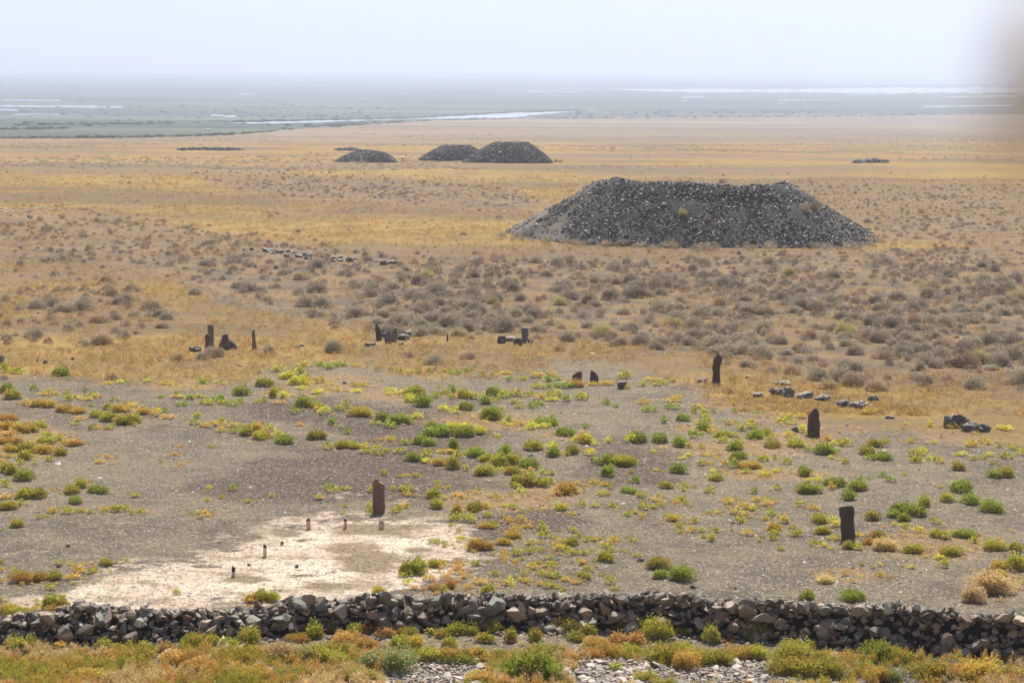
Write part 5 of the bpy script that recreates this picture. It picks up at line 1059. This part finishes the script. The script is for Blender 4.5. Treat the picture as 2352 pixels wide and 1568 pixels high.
# dry grass over the steppe
Pz, u, v = zone_pts(60000, 92, 300, 0.29, 1.3)
nzg = np.array([mnoise.fractal(Vector((q[0] * 0.13, q[1] * 0.09, 4)), 1.0, 2.0, 3) for q in Pz])
onm = np.hypot((Pz[:, 0] - BIGC[0]), (Pz[:, 1] - BIGC[1])) < BIGR * 0.97
kp = (rng.uniform(0, 1, len(Pz)) < (1 - zone_gravel(u, v)) * (1 - 0.55 * zone_shrub(u, v)) * np.clip(0.75 + nzg * 1.2, 0.12, 1)) & ~onm & clear_of(u, v, 5)
Pz = Pz[kp]
W_ = rng.uniform(0.22, 0.6, len(Pz)); H_ = rng.uniform(0.10, 0.30, len(Pz))
KC['t'] = ([(0.494, 0.320, 0.108), (0.584, 0.395, 0.144), (0.406, 0.256, 0.081)], 0.0)
KC['b'] = ([(0.36, 0.24, 0.12), (0.42, 0.30, 0.16), (0.28, 0.19, 0.11)], 0.0)
KC['s'] = ([(0.356, 0.302, 0.227), (0.450, 0.387, 0.294), (0.263, 0.221, 0.169), (0.424, 0.349, 0.243)], 0.0)
KC['S'] = ([(0.46, 0.35, 0.22), (0.56, 0.43, 0.27), (0.34, 0.26, 0.18)], 0.0)
KC['v'] = ([(0.46, 0.40, 0.16), (0.54, 0.46, 0.19), (0.38, 0.34, 0.15)], 0.0)
tuft_cloud(Pz, W_, H_, [random.choice('tttb') for _ in range(len(Pz))], 22, (0.05, 0.5), 900, M_GRASS, 'dry_grass', 'golden dry grass covering the steppe behind the gravel field', 'dry grass')

# dry shrubs: nearest 300 one by one, the rest as one mass
SH = {kd: [plant_mesh('dry_shrub', kd, 1700, 1000 + s, M_DRY, leaf=(0.013, 0.17), up=0.5, lobes=2 + s % 4) for s in range(5)] for kd in 'sSv'}
Pz, u, v = zone_pts(26000, 98, 330, 0.30, 0.95)
zs = zone_shrub(u, v)
clump = np.clip(0.75 + 1.6 * np.array([mnoise.fractal(Vector((q[0] * 0.10, q[1] * 0.07, 21)), 1.0, 2.0, 3) for q in Pz]), 0.1, 1.2)
onm = np.hypot((Pz[:, 0] - BIGC[0]), (Pz[:, 1] - BIGC[1])) < BIGR * 1.02
kp = (rng.uniform(0, 1, len(Pz)) < (0.02 + 0.055 * (zs > 0.02) + 0.85 * np.maximum(zs - 0.1, 0) * clump) * (1 - zone_gravel(u, v))) & ~onm & clear_of(u, v)
Pz = Pz[kp]; u = u[kp]; v = v[kp]; zs = zs[kp]
# shrubs do not grow into each other
W_ = np.clip(rng.lognormal(-0.40, 0.40, len(Pz)), 0.25, 1.5) * np.where(v < 500, 0.6, np.where(v < 600, 0.78, np.where(v < 650, 0.95, 1.2)))
acc = []; grid = {}
for k in np.argsort(-W_):
    gx, gy = int(Pz[k, 0] // 1.5), int(Pz[k, 1] // 1.5); ok = True
    for a in (-1, 0, 1):
        for c_ in (-1, 0, 1):
            for q in grid.get((gx + a, gy + c_), ()):
                if math.hypot(Pz[k, 0] - Pz[q, 0], Pz[k, 1] - Pz[q, 1]) < (W_[k] + W_[q]) * 0.36: ok = False
    if ok: grid.setdefault((gx, gy), []).append(k); acc.append(k)
acc = np.array(acc); score = -W_[acc] / Pz[acc, 1] * ((u[acc] > 5) & (u[acc] < 2347) & (v[acc] > 560))
acc = acc[np.argsort(score)]
items = []
for k in acc[:300]:
    kd = 'v' if random.random() < 0.04 else ('s' if zs[k] > 0.4 and random.random() < 0.85 else random.choice('sS'))
    wd = W_[k]; hgt_ = wd * random.uniform(0.36, 0.58)
    o = link('dry_shrub', random.choice(SH[kd]), Pz[k] - [0, 0, 0.02], (0, 0, random.uniform(0, 6.28)), (wd, wd * random.uniform(.85, 1.1), hgt_))
    o['category'] = 'shrub'
    items.append((o, u[k], v[k], {'s': 'grey twiggy', 'S': 'brown', 'v': 'yellowish'}[kd] + (' wide shrub' if wd > 1.0 else ' shrub' if wd > 0.75 else ' small shrub')))
label_all(items, None, 'dry shrubs scattered over the steppe')
kx = acc[300:]
tuft_cloud(Pz[kx] - [0, 0, 0.02], W_[kx], W_[kx] * rng.uniform(0.35, 0.55, len(kx)), [random.choice('sssS') for _ in kx], 300, (0.035, 0.18), 1100, M_DRY, 'far_shrubs', 'smaller grey dry shrubs spread thinly into the distance', 'shrubs')
# far dark streaks of scrub between 330 m and 700 m
Pz, u, v = zone_pts(9000, 320, 760, 0.29, 1.2)
nzg = np.array([mnoise.fractal(Vector((q[0] * 0.010, q[1] * 0.018, 14)), 1.0, 2.0, 4) for q in Pz])
kp = nzg > 0.12
Pz = Pz[kp]; W_ = rng.uniform(0.5, 1.2, len(Pz))
tuft_cloud(Pz, W_, W_ * 0.3, [random.choice('ssS') for _ in range(len(Pz))], 40, (0.09, 0.4), 1200, M_DRY, 'scrub_streaks', 'brown streaks of low scrub on the far steppe', 'scrub')

# shrubs growing on and round the large mound
for k, (uq, vq, wq, hq, kd, lb) in enumerate([(1568, 500, 24, 24, 'v', 'greenish yellow bush growing in the middle of the large mound'), (1625, 512, 18, 22, 's', 'grey bush on the large mound right of the yellow one'), (1462, 546, 20, 14, 's', 'grey tuft low on the face of the large mound, left one'),
        (1572, 545, 20, 18, 's', 'grey tuft low on the face of the large mound, middle one'), (1850, 488, 22, 24, 'S', 'straw coloured shrub high on the right shoulder of the large mound, left one'), (1874, 486, 26, 26, 'S', 'straw coloured shrub on the right shoulder of the large mound, right one'), (1663, 421, 22, 12, 'S', 'tan shrub on the top rim of the large mound'),
        (1540, 558, 22, 12, 's', 'grey tuft at the foot of the large mound')]):
    lo, hi = 150.0, 230.0; d = ray(uq, vq)
    t = 150.0
    while t < 260:
        q = np.array([0, 0, CAM_H]) + d * t
        hz = float(BIGH(np.array(q[0] - BIGC[0]), np.array(q[1] - BIGC[1]))) + BIGC[2]
        if q[2] < max(hz, terr(q[0], q[1])): break
        t += 0.15
    s = t / FPX
    o = link('mound_shrub', random.choice(SH[kd]), q - [0, 0, 0.1], (0, 0, k), (wq * s * 1.1, wq * s, hq * s * 1.1))
    tag(o, lb, 'shrub', 'shrubs growing on the large mound')
pp = []
for _ in range(70):
    an = math.radians(random.uniform(-165, -8)); rr_ = BIGR * random.uniform(0.95, 1.12)
    q = np.array([BIGC[0] + rr_ * math.cos(an), BIGC[1] + 0.95 * rr_ * math.sin(an), 0.0]); q[2] = terr(q[0], q[1]) + 0.05; pp.append(q)
pp = np.array(pp); W_ = rng.uniform(0.4, 1.4, len(pp))
tuft_cloud(pp, W_, W_ * 0.5, [random.choice('sSSs') for _ in pp], 200, (0.03, 0.28), 1300, M_DRY, 'mound_foot_scrub', 'brown scrub fringing the foot of the large mound', 'scrub')
for uq, vq, lb in [(1262, 371, 'olive bush right of the tallest far mound, left of three'), (1276, 372, 'olive bush right of the tallest far mound, middle of three'), (1288, 373, 'small olive bush right of the tallest far mound, outer one'), (1180, 325.5, None), (925, 370, 'olive bush at the right end of the smallest far mound'), (830, 373, 'olive bush in front of the smallest far mound')]:
    if not lb: continue
    q = ground(np.array([float(uq)]), np.array([vq + 1.0]))[0]; s = mpp(q)
    tag(link('far_bush', random.choice(SH['v']), q, (0, 0, uq), (14 * s, 12 * s, 9 * s)), lb, 'bush', 'bushes beside the far mounds')

# dark scrub and reeds along the river and the valley edge
pp, ww, hh = [], [], []
def line_scrub(pts, n, w0, w1, jit, hf=0.5):
    us_ = rng.uniform(pts[0][0], pts[-1][0], n)
    vs_ = np.interp(us_, [p[0] for p in pts], [p[1] for p in pts]) + rng.normal(0, jit, n)
    G_ = ground(us_, vs_)
    for q in G_: pp.append(q); w_ = random.uniform(w0, w1); ww.append(w_ * 0.8); hh.append(w_ * 0.14 * random.uniform(0.5, 1.3))
line_scrub([(-100, 318.5), (150, 317.5), (300, 316), (520, 310), (640, 301)], 260, 1.5, 4, 0.7)
line_scrub([(700, 292), (1000, 277), (1200, 272), (1700, 269.5), (2352, 261)], 380, 2, 7, 0.8)
line_scrub([(520, 282.6), (760, 276.5), (930, 273), (1180, 259), (1322, 254.6)], 300, 4, 10, 0.25)
line_scrub([(30, 288), (400, 284)], 110, 3, 7, 0.8); line_scrub([(-60, 299), (150, 296)], 60, 2, 5, 0.6)
line_scrub([(1300, 262), (1900, 258)], 150, 3, 7, 2.5); line_scrub([(0, 250), (900, 262)], 200, 3, 8, 14)
KC['k'] = ([(0.05, 0.075, 0.04), (0.075, 0.10, 0.05), (0.04, 0.055, 0.04)], 0.0)
tuft_cloud(np.array(pp), np.array(ww), np.array(hh), ['k'] * len(pp), 40, (0.2, 0.4), 1500, M_LEAF, 'riverside_scrub', 'dark scrub lining the river and the edge of the green valley', 'scrub')
# low stony banks far out on the steppe
for q, (uL, uR, vq, hpx, lb) in enumerate([(405, 562, 344, 5, 'long low dark stony bank far out on the left steppe'), (772, 830, 345, 2.5, 'thin low stony bank beyond the smallest far mound'), (1955, 2040, 373, 6, 'low dark stony bank far out on the right steppe')]):
    n_ = 420; us_ = uL + (uR - uL) * rng.beta(1.6, 1.6, n_); G_ = ground(us_, vq + rng.normal(0, 0.6, n_))
    s = mpp(G_[0]); env = np.sin(np.clip((us_ - uL) / (uR - uL), 0, 1) * np.pi) ** 0.5
    G0 = G_.mean(0); G0[2] = terr(G0[0], G0[1])
    G_[:, 2] += rng.uniform(0, 1, n_) * hpx * s * 0.7 * env
    Vr, Fr, Cr = scatter(G_ - G0, rng.uniform(0.5, 1.5, n_), LOW, 0.5)
    rt = tag(link('stony_bank', None, G0), lb, 'stony bank', 'low stony banks on the far steppe')
    tag(link('rubble', mesh_np('rubble', Vr, Fr, M_RUBBLE, Cr), parent=rt), kind='stuff')

# ------------------------------------------------------------------ dirt tracks
m_tr, nt, b = new_mat('track_dust')
pos = nd(nt, 'ShaderNodeNewGeometry').outputs['Position']
nt.links.new(ramp(nt, noise_n(nt, 1.2, 5, 0.6, pos), [(0.35, (0.40, 0.32, 0.24)), (0.65, (0.52, 0.43, 0.33))]), b.inputs['Base Color']); b.inputs['Roughness'].default_value = 0.95
m_tg, nt, b = new_mat('track_gravel')
pos = nd(nt, 'ShaderNodeNewGeometry').outputs['Position']
nt.links.new(ramp(nt, noise_n(nt, 0.9, 5, 0.6, pos), [(0.35, (0.17, 0.135, 0.10)), (0.65, (0.22, 0.17, 0.12))]), b.inputs['Base Color']); b.inputs['Roughness'].default_value = 0.95
def track(name, pts, wpx, mat, dz):
    us_ = np.concatenate([np.linspace(pts[k][0], pts[k + 1][0], 14, endpoint=False) for k in range(len(pts) - 1)] + [[pts[-1][0]]])
    vs_ = np.concatenate([np.linspace(pts[k][1], pts[k + 1][1], 14, endpoint=False) for k in range(len(pts) - 1)] + [[pts[-1][1]]])
    a = ground(us_, vs_ - wpx / 2); c_ = ground(us_, vs_ + wpx / 2)
    mid = (a + c_) / 2
    n_ = len(us_); Vt = []
    for q, f in ((a, 0), (mid, 0), (c_, 0)):
        q = q.copy(); q[:, 2] = terr(q[:, 0], q[:, 1]) + dz; Vt.append(q)
    Vt = np.vstack(Vt)
    Fw = [(r_ * n_ + k, (r_ + 1) * n_ + k, (r_ + 1) * n_ + k + 1, r_ * n_ + k + 1) for r_ in range(2) for k in range(n_ - 1)]
    tag(link(name, mesh_np(name, Vt, Fw, mat)), kind='structure')
track('gravel_track', [(-60, 500), (20, 488), (60, 484), (110, 474), (170, 466)], 4, m_tg, 0.05)
track('dirt_track', [(-60, 478), (0, 479), (22, 482), (34, 487)], 2.2, m_tr, 0.10)
track('dirt_track', [(-60, 487), (0, 485), (24, 487)], 2.0, m_tr, 0.10)
track('dirt_track', [(905, 361.4), (960, 361.4)], 1.4, m_tr, 0.12)

# ------------------------------------------------------------------ tall dry stalk right beside the lens, far out of focus
def tall_stalk():
    d = ray(2398.0, 165.0); top = np.array([0, 0, CAM_H]) + d * 0.29
    foot = np.array([0.42, 0.36, float(terr(0.42, 0.36))])
    root = link('dry_stalk', None, foot)
    tag(root, 'blurred tan seed head of a dry stalk close to the lens, upper right', 'dry stalk')
    # bent stem
    ctrl = [np.zeros(3), np.array([0.03, 0.0, 0.7]), np.array([0.0, 0, 1.25]), top - foot + np.array([0.05, 0, -0.09]), top - foot + np.array([0.012, 0, -0.02])]
    pts = []
    for k in range(len(ctrl) - 1):
        for t in np.linspace(0, 1, 8, endpoint=False):
            pts.append(ctrl[k] * (1 - t) + ctrl[k + 1] * t)
    pts.append(ctrl[-1]); vs, fs = [], []
    for k, p in enumerate(pts):
        for q in range(6): vs.append((p[0] + 0.0022 * math.cos(q * 1.047), p[1] + 0.0022 * math.sin(q * 1.047), p[2]))
        if k:
            for q in range(6): fs.append(((k - 1) * 6 + q, (k - 1) * 6 + (q + 1) % 6, k * 6 + (q + 1) % 6, k * 6 + q))
    link('stem', mesh_np('stem', vs, fs, M_STALK, np.full((len(vs), 3), 0.4)), parent=root)
    a_, f_, c_ = plant_arrays('d', 1500, 77, leaf=(0.10, 0.22), lobes=3)
    link('seed_head', mesh_np('seed_head', a_ * [0.012, 0.012, 0.021] + (top - foot) - [0, 0, 0.012], f_, M_STALK, c_ * [1.15, 1.12, 0.66]), parent=root)
M_STALK = foliage_mat('dry_stalk_fibre', 0.6, 0.0)
tall_stalk()

# ------------------------------------------------------------------ haze
DENS = 2.6e-4
mh = bpy.data.materials.new('air_haze'); mh.use_nodes = True
nt = mh.node_tree; nt.nodes.remove(nt.nodes['Principled BSDF'])
pv = nt.nodes.new('ShaderNodeVolumePrincipled'); nt.links.new(pv.outputs[0], nt.nodes['Material Output'].inputs['Volume'])
pv.inputs['Color'].default_value = (0.69, 0.785, 1.0, 1); pv.inputs['Density'].default_value = DENS; pv.inputs['Anisotropy'].default_value = 0.35
bmh = bmesh.new(); bmesh.ops.create_cube(bmh, size=1.0)
meh = bpy.data.meshes.new('haze'); bmh.to_mesh(meh); bmh.free(); meh.materials.append(mh)
zb, zt_ = -32.5, 680.0
hz = link('haze', meh, (0, 0, (zb + zt_) / 2), (0, 0, 0), (110000, 110000, zt_ - zb))
tag(hz, 'pale dusty haze filling the valley air', 'haze', kind='stuff')
